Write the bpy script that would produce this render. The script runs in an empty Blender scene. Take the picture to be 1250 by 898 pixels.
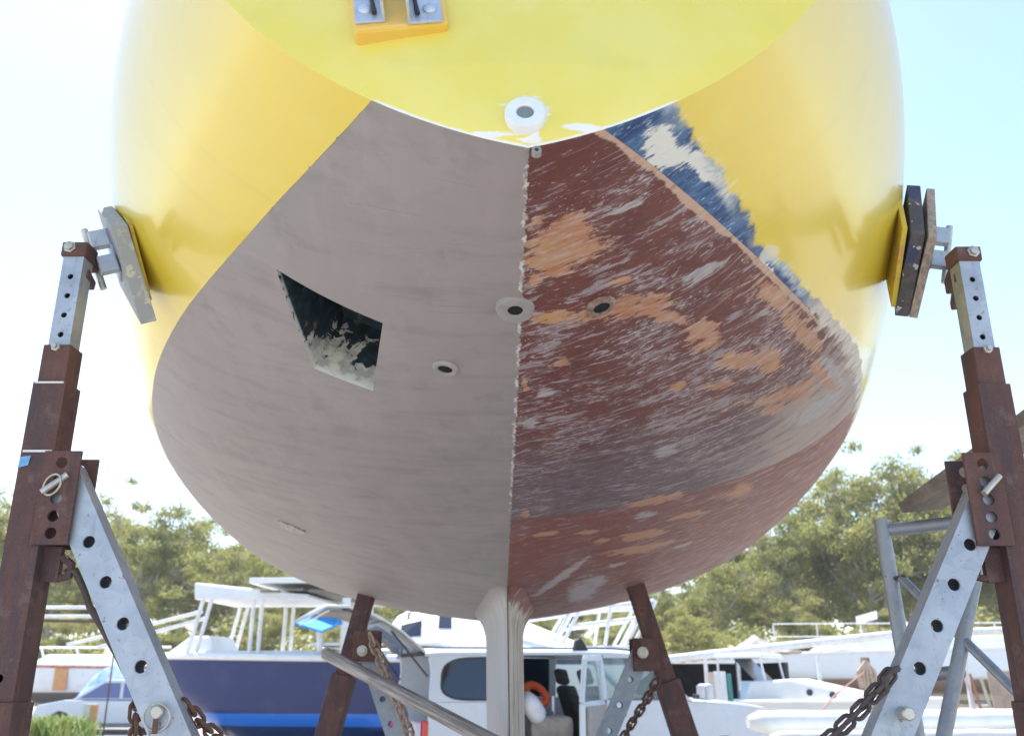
import bpy, bmesh, math, random
import numpy as np
from mathutils import Vector, Matrix
random.seed(7); np.random.seed(7)
R = math.radians
scene = bpy.context.scene
COL = scene.collection

# ------------------------------------------------------------------ camera, world, sun, exposure
H = 1.6                                     # eye height above the yard
FPX = 1100.0                                # focal length in pixels of the 1250 px wide photograph
PITCH = math.atan(371 / FPX)
cam_d = bpy.data.cameras.new('camera'); cam = bpy.data.objects.new('camera', cam_d); COL.objects.link(cam)
cam.location = (0, 0, H); cam.rotation_euler = (math.pi / 2 + PITCH, 0, 0)
cam_d.sensor_width = 36; cam_d.lens = FPX / 1250 * 36
cam_d.clip_start = 0.05; cam_d.clip_end = 2000
cam_d.dof.use_dof = True; cam_d.dof.focus_distance = 2.25; cam_d.dof.aperture_fstop = 5.0
scene.camera = cam

SUN_EL, SUN_AZ = 66, -28                    # degrees; azimuth from straight ahead (+y), negative = left
w = bpy.data.worlds.new('World'); scene.world = w; w.use_nodes = True
wt = w.node_tree
sky = wt.nodes.new('ShaderNodeTexSky'); sky.sky_type = 'NISHITA'; sky.sun_disc = False
sky.sun_elevation = R(SUN_EL); sky.sun_rotation = R(SUN_AZ)
sky.air_density = 1.0; sky.dust_density = .7; sky.ozone_density = 1.0
bgn = wt.nodes['Background']; bgn.inputs[1].default_value = 0.15
wt.links.new(sky.outputs[0], bgn.inputs[0])
sd = bpy.data.lights.new('sun', 'SUN'); so = bpy.data.objects.new('sun', sd); COL.objects.link(so)
sd.energy = 4.2; sd.angle = R(0.53); sd.color = (1.0, 0.95, 0.87)
sdir = Vector((math.sin(R(SUN_AZ)) * math.cos(R(SUN_EL)), math.cos(R(SUN_AZ)) * math.cos(R(SUN_EL)), math.sin(R(SUN_EL))))
so.rotation_euler = (-sdir).to_track_quat('-Z', 'Y').to_euler()
scene.view_settings.view_transform = 'Standard'; scene.view_settings.look = 'None'
scene.view_settings.gamma = 1.0; scene.view_settings.use_curve_mapping = False
scene.view_settings.exposure = 1.26

# ------------------------------------------------------------------ measuring helper
CT, ST = math.cos(PITCH), math.sin(PITCH)
def ray(u, v):
    xc, yc = (u - 625) / FPX, (449 - v) / FPX
    return Vector((xc, CT - yc * ST, ST + yc * CT))
def at(u, v, Y):
    "world point seen at photo position u, v at distance Y ahead"
    d = ray(u, v)
    return Vector((0, 0, H)) + d * (Y / d.y)

# ------------------------------------------------------------------ mesh builder
class MB:
    def __init__(s): s.v = []; s.f = []
    def add(s, vs, fs):
        o = len(s.v); s.v += [Vector(p) for p in vs]; s.f += [tuple(i + o for i in f) for f in fs]; return s
    def hexa(s, b, t):
        return s.add(list(b) + list(t), [(3, 2, 1, 0), (4, 5, 6, 7), (0, 1, 5, 4), (1, 2, 6, 5), (2, 3, 7, 6), (3, 0, 4, 7)])
    def box(s, c, d, M=None):
        x, y, z = d[0] / 2, d[1] / 2, d[2] / 2
        P = [Vector(q) for q in ((-x, -y, -z), (x, -y, -z), (x, y, -z), (-x, y, -z), (-x, -y, z), (x, -y, z), (x, y, z), (-x, y, z))]
        if M is not None: P = [M @ q for q in P]
        c = Vector(c); P = [c + q for q in P]
        return s.hexa(P[:4], P[4:])
    def bar(s, a, b, wd, dp, side=(1, 0, 0)):
        "box from a to b; wd along side, dp across"
        a, b = Vector(a), Vector(b); z = (b - a).normalized(); x = Vector(side); x = (x - z * x.dot(z)).normalized(); y = z.cross(x)
        q = [(-1, -1), (1, -1), (1, 1), (-1, 1)]
        return s.hexa([a + x * i * wd / 2 + y * j * dp / 2 for i, j in q], [b + x * i * wd / 2 + y * j * dp / 2 for i, j in q])
    def tube(s, pts, r, n=10, closed=False, cap=True):
        pts = [Vector(p) for p in pts]; m = len(pts)
        rr = r if isinstance(r, (list, tuple)) else [r] * m
        vs = []; ref = None
        for i, p in enumerate(pts):
            if closed: t = pts[(i + 1) % m] - pts[i - 1]
            else: t = pts[min(i + 1, m - 1)] - pts[max(i - 1, 0)]
            t.normalize()
            if ref is None: ref = Vector((0, 0, 1)) if abs(t.z) < .9 else Vector((1, 0, 0))
            x = (ref - t * ref.dot(t)).normalized(); ref = x; y = t.cross(x)
            for k in range(n):
                a = 2 * math.pi * k / n; vs.append(p + (x * math.cos(a) + y * math.sin(a)) * rr[i])
        fs = []
        for i in range(m if closed else m - 1):
            j = (i + 1) % m
            for k in range(n):
                l = (k + 1) % n; fs.append((i * n + k, i * n + l, j * n + l, j * n + k))
        if cap and not closed: fs += [tuple(range(n - 1, -1, -1)), tuple((m - 1) * n + k for k in range(n))]
        return s.add(vs, fs)
    def lathe(s, o, axis, prof, n=32):
        "prof: list of (radius, height along axis)"
        o = Vector(o); z = Vector(axis).normalized(); x = z.orthogonal().normalized(); y = z.cross(x)
        vs = [o + z * h + (x * math.cos(2 * math.pi * k / n) + y * math.sin(2 * math.pi * k / n)) * r for r, h in prof for k in range(n)]
        fs = [(i * n + k, i * n + (k + 1) % n, (i + 1) * n + (k + 1) % n, (i + 1) * n + k) for i in range(len(prof) - 1) for k in range(n)]
        fs += [tuple(range(n - 1, -1, -1)), tuple((len(prof) - 1) * n + k for k in range(n))]
        return s.add(vs, fs)
    def prism(s, poly, d):
        "poly: 3D points, d: extrusion vector"
        poly = [Vector(p) for p in poly]; d = Vector(d); n = len(poly)
        return s.add(poly + [p + d for p in poly], [tuple(range(n - 1, -1, -1)), tuple(range(n, 2 * n))] + [(i, (i + 1) % n, n + (i + 1) % n, n + i) for i in range(n)])
    def grid(s, rows, wrap=False):
        n = len(rows[0]); vs = [p for r in rows for p in r]; fs = []
        for i in range(len(rows) - 1):
            for k in range(n if wrap else n - 1):
                l = (k + 1) % n; fs.append((i * n + k, i * n + l, (i + 1) * n + l, (i + 1) * n + k))
        return s.add(vs, fs)
    def holed(s, a, b, side, wd, dp, holes, r, hollow=True):
        "flat tube from a to b with round holes through both wide faces; holes: distances from a"
        a, b = Vector(a), Vector(b); L = (b - a).length; z = (b - a) / L
        x = Vector(side); x = (x - z * x.dot(z)).normalized(); y = z.cross(x)
        P = lambda i, j, k: a + x * i + y * j + z * k
        hs = sorted(h for h in holes if r * 1.2 < h < L - r * 1.2); cuts = [0.0]
        gaps = [wd] + [b_ - a_ for a_, b_ in zip(hs[:-1], hs[1:])] + ([2 * hs[0], 2 * (L - hs[-1])] if hs else []); hz = min(gaps) / 2 - 1e-5
        for h in hs: cuts += [h - hz, h + hz]
        cuts.append(L); N = 16
        def face(j, flip, th):
            for q in range(0, len(cuts), 2):
                if cuts[q + 1] - cuts[q] > 1e-4:
                    vs = [P(-wd / 2, j, cuts[q]), P(wd / 2, j, cuts[q]), P(wd / 2, j, cuts[q + 1]), P(-wd / 2, j, cuts[q + 1])]
                    s.add(vs, [(3, 2, 1, 0) if flip else (0, 1, 2, 3)])
            for h in hs:
                o = []; c = []; c2 = []
                for k in range(N):
                    t = 2 * math.pi * (k + .5) / N if False else 2 * math.pi * k / N + math.pi / 4
                    cx, cz = math.cos(t), math.sin(t); m = max(abs(cx), abs(cz))
                    o.append(P(cx / m * wd / 2, j, h + cz / m * hz)); c.append(P(cx * r, j, h + cz * r)); c2.append(P(cx * r, j + th, h + cz * r))
                fs = []
                for k in range(N):
                    l = (k + 1) % N
                    f1 = (k, l, N + l, N + k); f2 = (N + k, N + l, 2 * N + l, 2 * N + k)
                    fs += [f1[::-1], f2[::-1]] if flip else [f1, f2]
                s.add(o + c + c2, fs)
        th = .006 if hollow else dp
        face(-dp / 2, False, th); face(dp / 2, True, -th if hollow else -1e-4)
        for sx in (-1, 1):
            s.add([P(sx * wd / 2, -dp / 2, 0), P(sx * wd / 2, dp / 2, 0), P(sx * wd / 2, dp / 2, L), P(sx * wd / 2, -dp / 2, L)], [(0, 1, 2, 3)])
        for k in (0, L):
            s.add([P(-wd / 2, -dp / 2, k), P(wd / 2, -dp / 2, k), P(wd / 2, dp / 2, k), P(-wd / 2, dp / 2, k)], [(0, 1, 2, 3)])
        return s
    def build(s, name, mat, parent=None, smooth=False, bevel=0, loc=None, normals=True):
        off = Vector(loc) if loc is not None else Vector((0, 0, 0))
        p = parent
        while p is not None: off += p.location; p = p.parent
        me = bpy.data.meshes.new(name)
        me.from_pydata([tuple(q - off) for q in s.v], [], s.f)
        if normals:
            bm = bmesh.new(); bm.from_mesh(me); bmesh.ops.recalc_face_normals(bm, faces=bm.faces); bm.to_mesh(me); bm.free()
        if mat: me.materials.append(mat)
        o = bpy.data.objects.new(name, me); COL.objects.link(o)
        if parent is not None: o.parent = parent
        if loc is not None: o.location = loc
        if smooth:
            me.polygons.foreach_set('use_smooth', [True] * len(me.polygons))
            try: me.set_sharp_from_angle(angle=R(38))
            except Exception: pass
        if bevel:
            b = o.modifiers.new('bevel', 'BEVEL'); b.width = bevel; b.segments = 2; b.limit_method = 'ANGLE'
        return o

def tag(o, label=None, cat=None, group=None, kind=None):
    if label: o['label'] = label
    if cat: o['category'] = cat
    if group: o['group'] = group
    if kind: o['kind'] = kind
    return o
def thing(name, label, cat, loc=(0, 0, 0), group=None):
    o = bpy.data.objects.new(name, None); COL.objects.link(o); o.location = loc; o.empty_display_size = .2
    return tag(o, label, cat, group)

# ------------------------------------------------------------------ materials
class NT:
    def __init__(s, name):
        s.m = bpy.data.materials.new(name); s.m.use_nodes = True; s.t = s.m.node_tree; s.b = s.t.nodes['Principled BSDF']
    def new(s, k): return s.t.nodes.new(k)
    def put(s, sock, v):
        if hasattr(v, 'is_output'): s.t.links.new(v, sock)
        elif isinstance(v, (tuple, list)): sock.default_value = tuple(v) + ((1,) if len(v) == 3 and len(sock.default_value) == 4 else ())
        else: sock.default_value = v
    def math(s, op, a, b=0.0, c=None, clamp=False):
        n = s.new('ShaderNodeMath'); n.operation = op; n.use_clamp = clamp; s.put(n.inputs[0], a); s.put(n.inputs[1], b)
        if c is not None: s.put(n.inputs[2], c)
        return n.outputs[0]
    def add(s, a, b): return s.math('ADD', a, b)
    def sub(s, a, b): return s.math('SUBTRACT', a, b)
    def mul(s, a, b): return s.math('MULTIPLY', a, b)
    def inv(s, a): return s.math('SUBTRACT', 1.0, a)
    def step(s, x, lo, hi):
        n = s.new('ShaderNodeMapRange'); n.interpolation_type = 'SMOOTHSTEP'; s.put(n.inputs[0], x); s.put(n.inputs[1], lo); s.put(n.inputs[2], hi); return n.outputs[0]
    def mix(s, f, a, b):
        n = s.new('ShaderNodeMix'); n.data_type = 'RGBA'; s.put(n.inputs[0], f); s.put(n.inputs[6], a); s.put(n.inputs[7], b); return n.outputs[2]
    def noise(s, vec, scale, detail=4, rough=.55, dist=0.0):
        n = s.new('ShaderNodeTexNoise'); s.put(n.inputs['Vector'], vec); n.inputs['Scale'].default_value = scale; n.inputs['Detail'].default_value = detail
        n.inputs['Roughness'].default_value = rough; n.inputs['Distortion'].default_value = dist; return n.outputs[0]
    def voro(s, vec, scale, out=0):
        n = s.new('ShaderNodeTexVoronoi'); s.put(n.inputs['Vector'], vec); n.inputs['Scale'].default_value = scale; return n.outputs[out]
    def attr(s, name):
        n = s.new('ShaderNodeAttribute'); n.attribute_name = name; return n
    def comb(s, x, y, z=0.0):
        n = s.new('ShaderNodeCombineXYZ'); s.put(n.inputs[0], x); s.put(n.inputs[1], y); s.put(n.inputs[2], z); return n.outputs[0]
    def sep(s, v):
        n = s.new('ShaderNodeSeparateXYZ'); s.put(n.inputs[0], v); return n.outputs
    def obj(s):
        return s.new('ShaderNodeTexCoord').outputs['Object']
    def scale(s, v, k):
        n = s.new('ShaderNodeMapping'); s.put(n.inputs[0], v); n.inputs[3].default_value = k; return n.outputs[0]
    def bump(s, h, strength=.3, dist=.01):
        n = s.new('ShaderNodeBump'); s.put(n.inputs['Height'], h); n.inputs['Strength'].default_value = strength; n.inputs['Distance'].default_value = dist
        s.t.links.new(n.outputs[0], s.b.inputs['Normal'])
    def out(s, col=None, rough=None, metal=None, coat=None, spec=None):
        for k, v in (('Base Color', col), ('Roughness', rough), ('Metallic', metal), ('Coat Weight', coat), ('Specular IOR Level', spec)):
            if v is not None: s.put(s.b.inputs[k], v)
        return s.m

def simple(name, a, b=None, rough=.6, metal=0, scale=6, bump=0, coat=0, streak=None):
    n = NT(name); b = b or tuple(c * .75 for c in a); o = n.obj()
    if streak: o = n.scale(o, streak)
    f = n.noise(o, scale, 5, .6); n.out(n.mix(n.step(f, .35, .68), a, b), n.add(rough - .06, n.mul(f, .12)), metal, coat)
    if bump: n.bump(n.noise(o, scale * 5, 4), bump, .005)
    return n.m

def rust_mat():
    n = NT('rusty_steel'); o = n.obj()
    f = n.noise(o, 5, 6, .65); g = n.noise(o, 260, 3, .7); h = n.noise(n.scale(o, (9, 9, 1.5)), 2, 5); k = n.noise(n.scale(o, (30, 30, 4)), 1.5, 5)
    c = n.mix(n.step(f, .33, .68), (.090, .042, .037), (.140, .064, .050)); c = n.mix(n.mul(n.step(h, .46, .62), .8), c, (.066, .044, .048)); c = n.mix(n.mul(n.step(n.noise(o, 14, 5, .7), .55, .66), .6), c, (.165, .105, .095)); c = n.mix(n.mul(n.step(n.noise(o, 11, 6, .75), .60, .64), .8), c, (.04, .026, .026))
    c = n.mix(n.mul(n.step(k, .56, .72), .5), c, (.19, .095, .06)); c = n.mix(n.mul(n.step(g, .54, .72), .35), c, (.20, .125, .105)); c = n.mix(n.mul(n.step(g, .46, .3), .4), c, (.03, .018, .016))
    n.out(c, .78, 0); n.bump(n.add(g, n.mul(f, .5)), .3, .002); return n.m
def galv_mat(name='galvanised_steel', k=1.0):
    n = NT(name); o = n.obj(); v = n.voro(o, 26, 1); sv = n.sep(v)
    f = n.noise(o, 5, 6, .6); g = n.noise(o, 60, 4, .7)
    c = n.mix(n.step(f, .3, .7), (.43 * k, .47 * k, .53 * k), (.30 * k, .335 * k, .385 * k)); c = n.mix(n.mul(sv[0], .25), c, (.62 * k, .64 * k, .66 * k))
    c = n.mix(n.mul(n.step(n.noise(n.scale(o, (20, 20, 3)), 1.5, 5, .7), .56, .7), .45), c, (.24, .26, .29)); c = n.mix(n.mul(n.step(n.noise(o, 38, 4, .7), .64, .70), .8), c, (.20, .12, .08)); c = n.mix(n.mul(n.step(g, .6, .72), .55), c, (.2, .17, .15)); n.out(c, n.add(.42, n.mul(g, .2)), .55)
    n.bump(g, .12, .002); return n.m
def wood_mat(name, a, b, axis=(1, 14, 14), sc=4):
    n = NT(name); o = n.scale(n.obj(), axis); f = n.noise(o, sc, 6, .7, .6); g = n.noise(n.obj(), 5, 4)
    c = n.mix(n.step(f, .35, .66), a, b); c = n.mix(n.mul(n.step(g, .5, .7), .4), c, tuple(x * .5 for x in b)); n.out(c, .8); n.bump(f, .5, .004); return n.m

RUST = rust_mat(); GALV = galv_mat(); GALVD = galv_mat('dull_galvanised_pipe', .72)
WHITE = simple('white_gelcoat', (.80, .80, .79), (.72, .73, .73), .35, scale=3)
WHITEM = simple('white_painted_metal', (.8, .8, .8), (.66, .66, .65), .4, scale=8)
BLACK = simple('black_plastic', (.02, .02, .022), (.035, .035, .036), .5)
DARK = simple('dark_interior', (.025, .027, .03), (.04, .04, .045), .8)
BORE_SHADE = simple('black_bore_shade', (.006, .006, .007), (.01, .01, .01), .95)  # flat black standing in for the shade inside fitting holes
def glass_mat(name, tint, rough=.03, alpha=None):
    n = NT(name); n.out(tint, rough, 0, spec=.8); n.b.inputs['Transmission Weight'].default_value = 0.0 if alpha is None else alpha; return n.m
TINT = glass_mat('tinted_glass', (.012, .02, .04))
CLEAR = glass_mat('clear_glass', (.75, .85, .85), .02, .92); CLEAR.node_tree.nodes['Principled BSDF'].inputs['IOR'].default_value = 1.12
# ================================================================== SETTING: ground
def ground_mat():
    n = NT('pale_gravel'); o = n.obj()
    f = n.noise(o, .35, 5, .6); g = n.noise(o, 30, 5, .75); h = n.noise(o, 2.2, 6, .6)
    c = n.mix(n.step(f, .35, .65), (.40, .37, .33), (.33, .30, .26)); c = n.mix(n.mul(n.step(g, .4, .7), .6), c, (.52, .50, .46))
    c = n.mix(n.mul(n.step(h, .58, .7), .5), c, (.24, .2, .16)); n.out(c, .95); n.bump(g, .5, .02); return n.m
ground = MB().grid([[(x, y, 0) for x in (-900, -200, -60, -20, 0, 20, 60, 200, 900)] for y in (-300, -60, -15, 0, 10, 20, 40, 90, 300, 1200)]).build('ground', ground_mat())
tag(ground, 'pale gravel ground of the boatyard', 'ground', kind='structure')

# ================================================================== THE YACHT
KN = np.array([0, .8, 1.8, 3.2, 5.0, 7.0])
ZK = [.9216, .7467, .5969, .3705, .3240, .4553]
BM = [.7786, 1.2138, 1.4893, 1.7999, 1.9092, 1.5059]
ZM = [1.7818, 1.8536, 1.4654, 1.1939, 1.2166, 1.3614]
SN = [2.0338, 2.2749, 2.5162, 2.0855, 2.4636, 2.0332]
DR = [.2225, .1357, .1207, .3743, .2272, .2974]
YT, RAKE, CX, YAW, HEEL, ZT, ZSH = 1.461, .2025, .0292, .02055, .0156, .95, 2.6
def spline(v, t):
    v = np.array(v); n = len(KN); h = np.diff(KN); A = np.zeros((n, n)); b = np.zeros(n); A[0, 0] = A[-1, -1] = 1
    for i in range(1, n - 1):
        A[i, i - 1] = h[i - 1]; A[i, i] = 2 * (h[i - 1] + h[i]); A[i, i + 1] = h[i]; b[i] = 6 * ((v[i + 1] - v[i]) / h[i] - (v[i] - v[i - 1]) / h[i - 1])
    m = np.linalg.solve(A, b); t = np.asarray(t, float); i = np.clip(np.searchsorted(KN, t) - 1, 0, n - 2); hh = h[i]; a = KN[i + 1] - t; c = t - KN[i]
    return (m[i] * a ** 3 + m[i + 1] * c ** 3) / (6 * hh) + (v[i] / hh - m[i] * hh / 6) * a + (v[i + 1] / hh - m[i + 1] * hh / 6) * c
def hull_params(S):
    S = np.asarray(S, float); T = np.minimum(S, 7.0); k = np.clip((S - 7) / 3.6, 0, 1)
    bm = spline(BM, T) * np.maximum(1 - k ** 1.3, .004); zk = spline(ZK, T) + k ** 1.7 * 1.9; zm = spline(ZM, T) + (2.45 - 1.36) * k
    return zk, bm, zm, np.clip(spline(SN, T), 1.3, 4), np.clip(spline(DR, T), 0, .9)
def hull_section(S, PH):
    "local half sections: arrays x, y, z [station, point]"
    zk, bm, zm, n, d = [q[:, None] for q in hull_params(S)]
    e = 2 / n; ph = PH[None]
    sx = np.sin(ph) ** e; g = d * sx + (1 - d) * (1 - np.cos(ph) ** e)
    x = bm * sx; z = zk + (zm - zk) * g
    k = np.linspace(0, 1, 25)[1:][None]
    x = np.concatenate([x, bm * (1 - .05 * k ** 2)], 1); z = np.concatenate([z, zm + (ZSH - zm) * k], 1)
    fade = np.clip(1 - S / 2.0, 0, 1) ** 1.5
    y = S[:, None] + RAKE * (z - ZT) * fade[:, None]
    return x, y, z
def yacht(x, y, z):
    "yacht frame (x to starboard, y forward from the transom, z above the eye) to world, arrays or numbers"
    dz = z - 1.0; ch, sh, ca, sa = math.cos(HEEL), math.sin(HEEL), math.cos(YAW), math.sin(YAW)
    x2 = x * ch - dz * sh; z2 = 1.0 + x * sh + dz * ch
    return np.stack(np.broadcast_arrays(CX + x2 * ca - y * sa, YT + x2 * sa + y * ca, z2 + H), -1)
def yp(x, y, z): return Vector(yacht(np.float64(x), np.float64(y), np.float64(z)))

TAN_SPOTS = [(g_, s_) + tuple(q / (1.3 if s_ < 1.9 else 1.1) for q in m_) for g_, s_, *m_ in [(0.089,0.3,11.72,-1.53,-1.3,11.28),(0.058,0.36,18.07,-3.09,-18.07,28.09),(0.09,0.56,19.07,-5.82,3.47,26.21),(0.272,0.6,8.95,-4.08,-1.79,20.82),(0.359,0.66,16.03,-6.65,-30.61,39.97),(0.518,0.82,19.39,-6.64,-2.42,13.33),(0.118,0.78,44.88,-10.15,11.22,34.96),(0.681,1.04,13.8,-5.96,-8.28,23.58),(0.801,1.12,25.33,-8.14,-6.33,14.54),(0.758,0.82,4.62,3.93,-30.02,24.46),(0.941,1.1,3.71,3.29,-31.51,22.06),(0.608,2.56,8.83,-2.48,-2.14,9.69),(0.721,2.86,10.15,-2.85,-5.8,12.34),(0.615,2.84,6.07,-1.43,-5.7,10.43),(0.128,2.26,12.36,-1.62,1.12,27.13),(0.408,2.5,19.21,-4.04,1.37,21.14),(0.57,2.04,7.01,-2.24,-0.74,16.03),(0.983,2.26,13.61,-5.35,4.12,7.47),(0.909,1.46,22.48,-12.13,-1.87,26.01),(0.055,1.98,45.16,-5.26,0,16.67),(0.33,2.32,19.39,-4.06,-4.31,34.24),(0.781,2.4,12.25,-4.06,-3.5,15.45),(0.953,1.4,9.97,-4.65,-5.44,16.18),(1.123,1.44,3.85,2.57,-37.89,24.7),(0.243,0.48,29,-15.26,5.8,56.95),(0.485,1.06,32.08,-11.97,0,37.5),(0.633,1.14,20.24,-7.58,-7.59,40.34),(0.022,0.4,75.97,-6.8,0,37.5),(0.019,0.88,96.1,-8.37,0,25)]]
GREY_SPOTS = [(0.691,0.62,20.71,-17.1,4.14,16.58),(0.52,1.52,17.4,-5.53,4.75,12.13),(0.561,2.22,17.72,-4.85,1.69,13.82),(0.557,3.08,15.88,-3.17,-5.29,15.34),(0.436,3.68,8.37,-1.21,2.84,1.28),(0.494,3.44,11.14,-2.03,3.71,3.03),(0.253,3.1,4.25,-0.64,17.76,6.41),(0.92,3.12,15.65,-4.44,0,13.64),(0,0.48,42.43,-5.62,-33.94,34.5),(0.079,0.94,29.92,-4.79,9.21,21.6),(0.042,1.14,31.47,-2.83,6.29,19.43),(1.167,1.46,0.84,3.77,-29.49,18.19),(1.166,1.68,6.22,-3.42,0,8.33),(0.211,0.24,9.15,-4.4,9.15,55.6),(0.474,0.56,11.95,-5.16,1.2,29.48)]
WHITE_SPOTS = [(g_, s_) + tuple(q / 1.6 for q in m_) for g_, s_, *m_ in [(0.295,0.1,25.79,6.21,-25.79,27.12),(0.319,0.14,24.13,-13.32,-6.9,46.66),(0.421,0.22,10.51,10.08,-56.03,46.22),(0.692,0.68,11.42,16.65,-68.54,50.07),(1.2,1.36,0,5,-25.02,16.6),(1.437,1.68,-3.47,6.18,-22.53,15.18)]]
def spots(L, g, s):
    m = np.full(g.shape, -2.0)
    for g0, s0, a, b, c, d in L:
        u = a * (g - g0) + b * (s - s0); v = c * (g - g0) + d * (s - s0); m = np.maximum(m, 1 - np.sqrt(u * u + v * v))
    return m

YACHT_LOC = (CX, YT + 3, 0)
boat = thing('sailing_yacht', 'big yellow sailing yacht on stands, hull bottom half grey primer and half scraped red', 'yacht', YACHT_LOC)
ST_S = np.concatenate([np.arange(0, 3.6, .016), np.arange(3.6, 5.6, .03), np.arange(5.6, 10.6, .1), [10.6]])
PH = np.linspace(0, 1, 170) ** 1.0 * math.pi / 2
hx, hy, hz = hull_section(ST_S, PH)
hg = np.concatenate([np.zeros((len(ST_S), 1)), np.cumsum(np.sqrt(np.diff(hx, axis=1) ** 2 + np.diff(hy, axis=1) ** 2 + np.diff(hz, axis=1) ** 2), 1)], 1)
NS, NG = hx.shape
WS = {sd_: yacht(sd_ * hx, hy, hz) for sd_ in (-1, 1)}
def hull_point(s, g):
    "world point and outward normal at station s, girth g (negative to port)"
    sd_ = 1 if g >= 0 else -1; i = int(np.clip(np.searchsorted(ST_S, s), 1, NS - 2)); j = int(np.clip(np.searchsorted(hg[i], abs(g)), 1, NG - 2))
    W = WS[sd_]; a = Vector(W[i + 1, j] - W[i - 1, j]); b = Vector(W[i, j + 1] - W[i, j - 1]); n = a.cross(b).normalized()
    p = Vector(W[i, j]); c = Vector((CX, p.y, H + 1.6))
    if n.dot(p - c) < 0: n = -n
    return p, n

def hull_mat():
    n = NT('hull_paint'); hc = n.attr('hc').outputs['Vector']; g, s, h = n.sep(hc)
    at1 = n.attr('dline').outputs['Vector']; dport, dtan, dyel = n.sep(at1)
    at2 = n.attr('spots').outputs['Vector']; tp, gp, wp = n.sep(at2)
    w0 = n.noise(n.comb(g, s), 3.0, 3); t = n.add(n.add(s, n.mul(g, .24)), n.mul(n.sub(w0, .5), .09))                                   # scraping strokes run nearly athwartships
    fine = n.comb(n.mul(g, 19), n.mul(t, 78)); mid = n.comb(n.mul(g, 5.5), n.mul(t, 22)); hs = n.comb(n.mul(g, 1.0), n.mul(s, 1.0), 0.0)
    fleck = n.comb(n.mul(g, 46), n.mul(t, 125)); hair = n.noise(n.comb(n.mul(g, 2.2), n.mul(t, 150)), 1, 3, .6)
    nf = n.noise(fine, 1, 7, .72, .12); nm = n.noise(mid, 1, 8, .72, .2); nk = n.noise(fleck, 1, 3, .6, .4); low = n.noise(hs, 2.4, 4, .55); med = n.noise(hs, 14, 5, .6); tiny = n.noise(hs, 160, 3, .7)
    # --- starboard bottom: old red antifouling, scraped
    red = n.mix(n.step(low, .35, .65), (.118, .030, .022), (.158, .048, .036))
    red = n.mix(n.mul(n.step(med, .48, .7), .6), red, (.085, .028, .026))
    fade_mid = n.mul(n.step(s, .9, 1.7), n.inv(n.step(n.add(s, n.mul(n.sub(med, .5), .06)), 2.035, 2.06)))
    purple = n.mix(n.step(nf, .4, .62), (.105, .058, .064), (.19, .145, .165))
    red = n.mix(n.mul(fade_mid, n.step(n.add(nm, n.mul(fade_mid, .25)), .45, .72)), red, purple)
    band = n.step(n.add(s, n.mul(n.sub(med, .5), .06)), 2.035, 2.06)
    red = n.mix(n.mul(band, .85), red, n.mix(n.step(nm, .4, .7), (.215, .068, .050), (.165, .062, .052)))
    aft = n.inv(n.step(s, 1.2, 2.0))
    lilac = n.mix(n.step(med, .35, .7), (.36, .32, .335), (.245, .205, .22))
    thr = n.sub(n.sub(.605, n.mul(aft, .045)), n.mul(n.sub(low, .5), .62))
    thr = n.add(thr, n.mul(band, .10))
    red = n.mix(n.mul(n.step(n.sub(n.add(n.mul(nm, .6), n.mul(nf, .4)), n.mul(n.add(thr, .49), .5)), -.005, .035), .85), red, lilac)
    low2 = n.noise(hs, 4.3, 4, .6); thr2 = n.add(n.sub(n.sub(.615, n.mul(aft, .05)), n.mul(n.sub(low2, .5), .4)), n.mul(band, .07)); red = n.mix(n.mul(n.step(n.add(n.mul(nm, .5), n.mul(low2, .5)), .47, .64), .5), red, n.mix(n.step(nf, .4, .6), (.19, .115, .115), (.28, .215, .225)))
    red = n.mix(n.mul(n.step(n.sub(nf, thr2), 0, .07), .75), red, (.40, .36, .38))
    red = n.mix(n.mul(n.mul(n.step(n.add(nk, n.mul(n.sub(low2, .5), .5)), .63, .68), n.add(.25, n.mul(aft, .6))), n.inv(n.mul(band, .8))), red, (.46, .42, .44)); trk = n.noise(n.comb(n.mul(g, 1.1), n.mul(t, 64)), 1, 4, .6); red = n.mix(n.mul(n.mul(n.step(trk, .62, .66), n.step(nm, .42, .58)), .75), red, (.40, .35, .355)); red = n.mix(n.mul(n.step(hair, .66, .69), .6), red, (.42, .37, .38)); red = n.mix(n.mul(n.step(hair, .34, .31), .75), red, (.03, .010, .010))
    red = n.mix(n.mul(n.step(nf, .38, .28), .75), red, (.058, .020, .020))
    # sanded patch towards the turn of the bilge
    sm = n.mul(n.mul(n.step(g, .62, 1.1), n.step(s, 1.05, 1.55)), n.inv(n.mul(band, .75)))
    red = n.mix(n.mul(sm, n.step(n.add(nm, n.mul(sm, .22)), .5, .74)), red, n.mix(n.step(nf, .4, .62), (.40, .29, .235), (.33, .29, .28)))
    bl = n.noise(n.comb(n.mul(g, 20), n.mul(t, 34)), 1, 4, .62, .5); red = n.mix(n.mul(n.mul(n.step(bl, .585, .64), n.step(low2, .42, .56)), n.mul(n.inv(n.step(s, .7, 1.5)), .8)), red, n.mix(n.step(nf, .4, .6), (.44, .40, .41), (.29, .24, .27)))
    deepgrey = n.mul(n.step(s, 3.2, 4.2), n.step(nm, .44, .64)); red = n.mix(n.mul(deepgrey, .75), red, (.31, .27, .28))
    tmask = n.step(n.add(tp, n.add(n.mul(n.sub(med, .5), 1.8), n.add(n.mul(n.sub(nm, .5), 1.6), n.mul(n.sub(nf, .5), 1.9)))), .16, .34)
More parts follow.
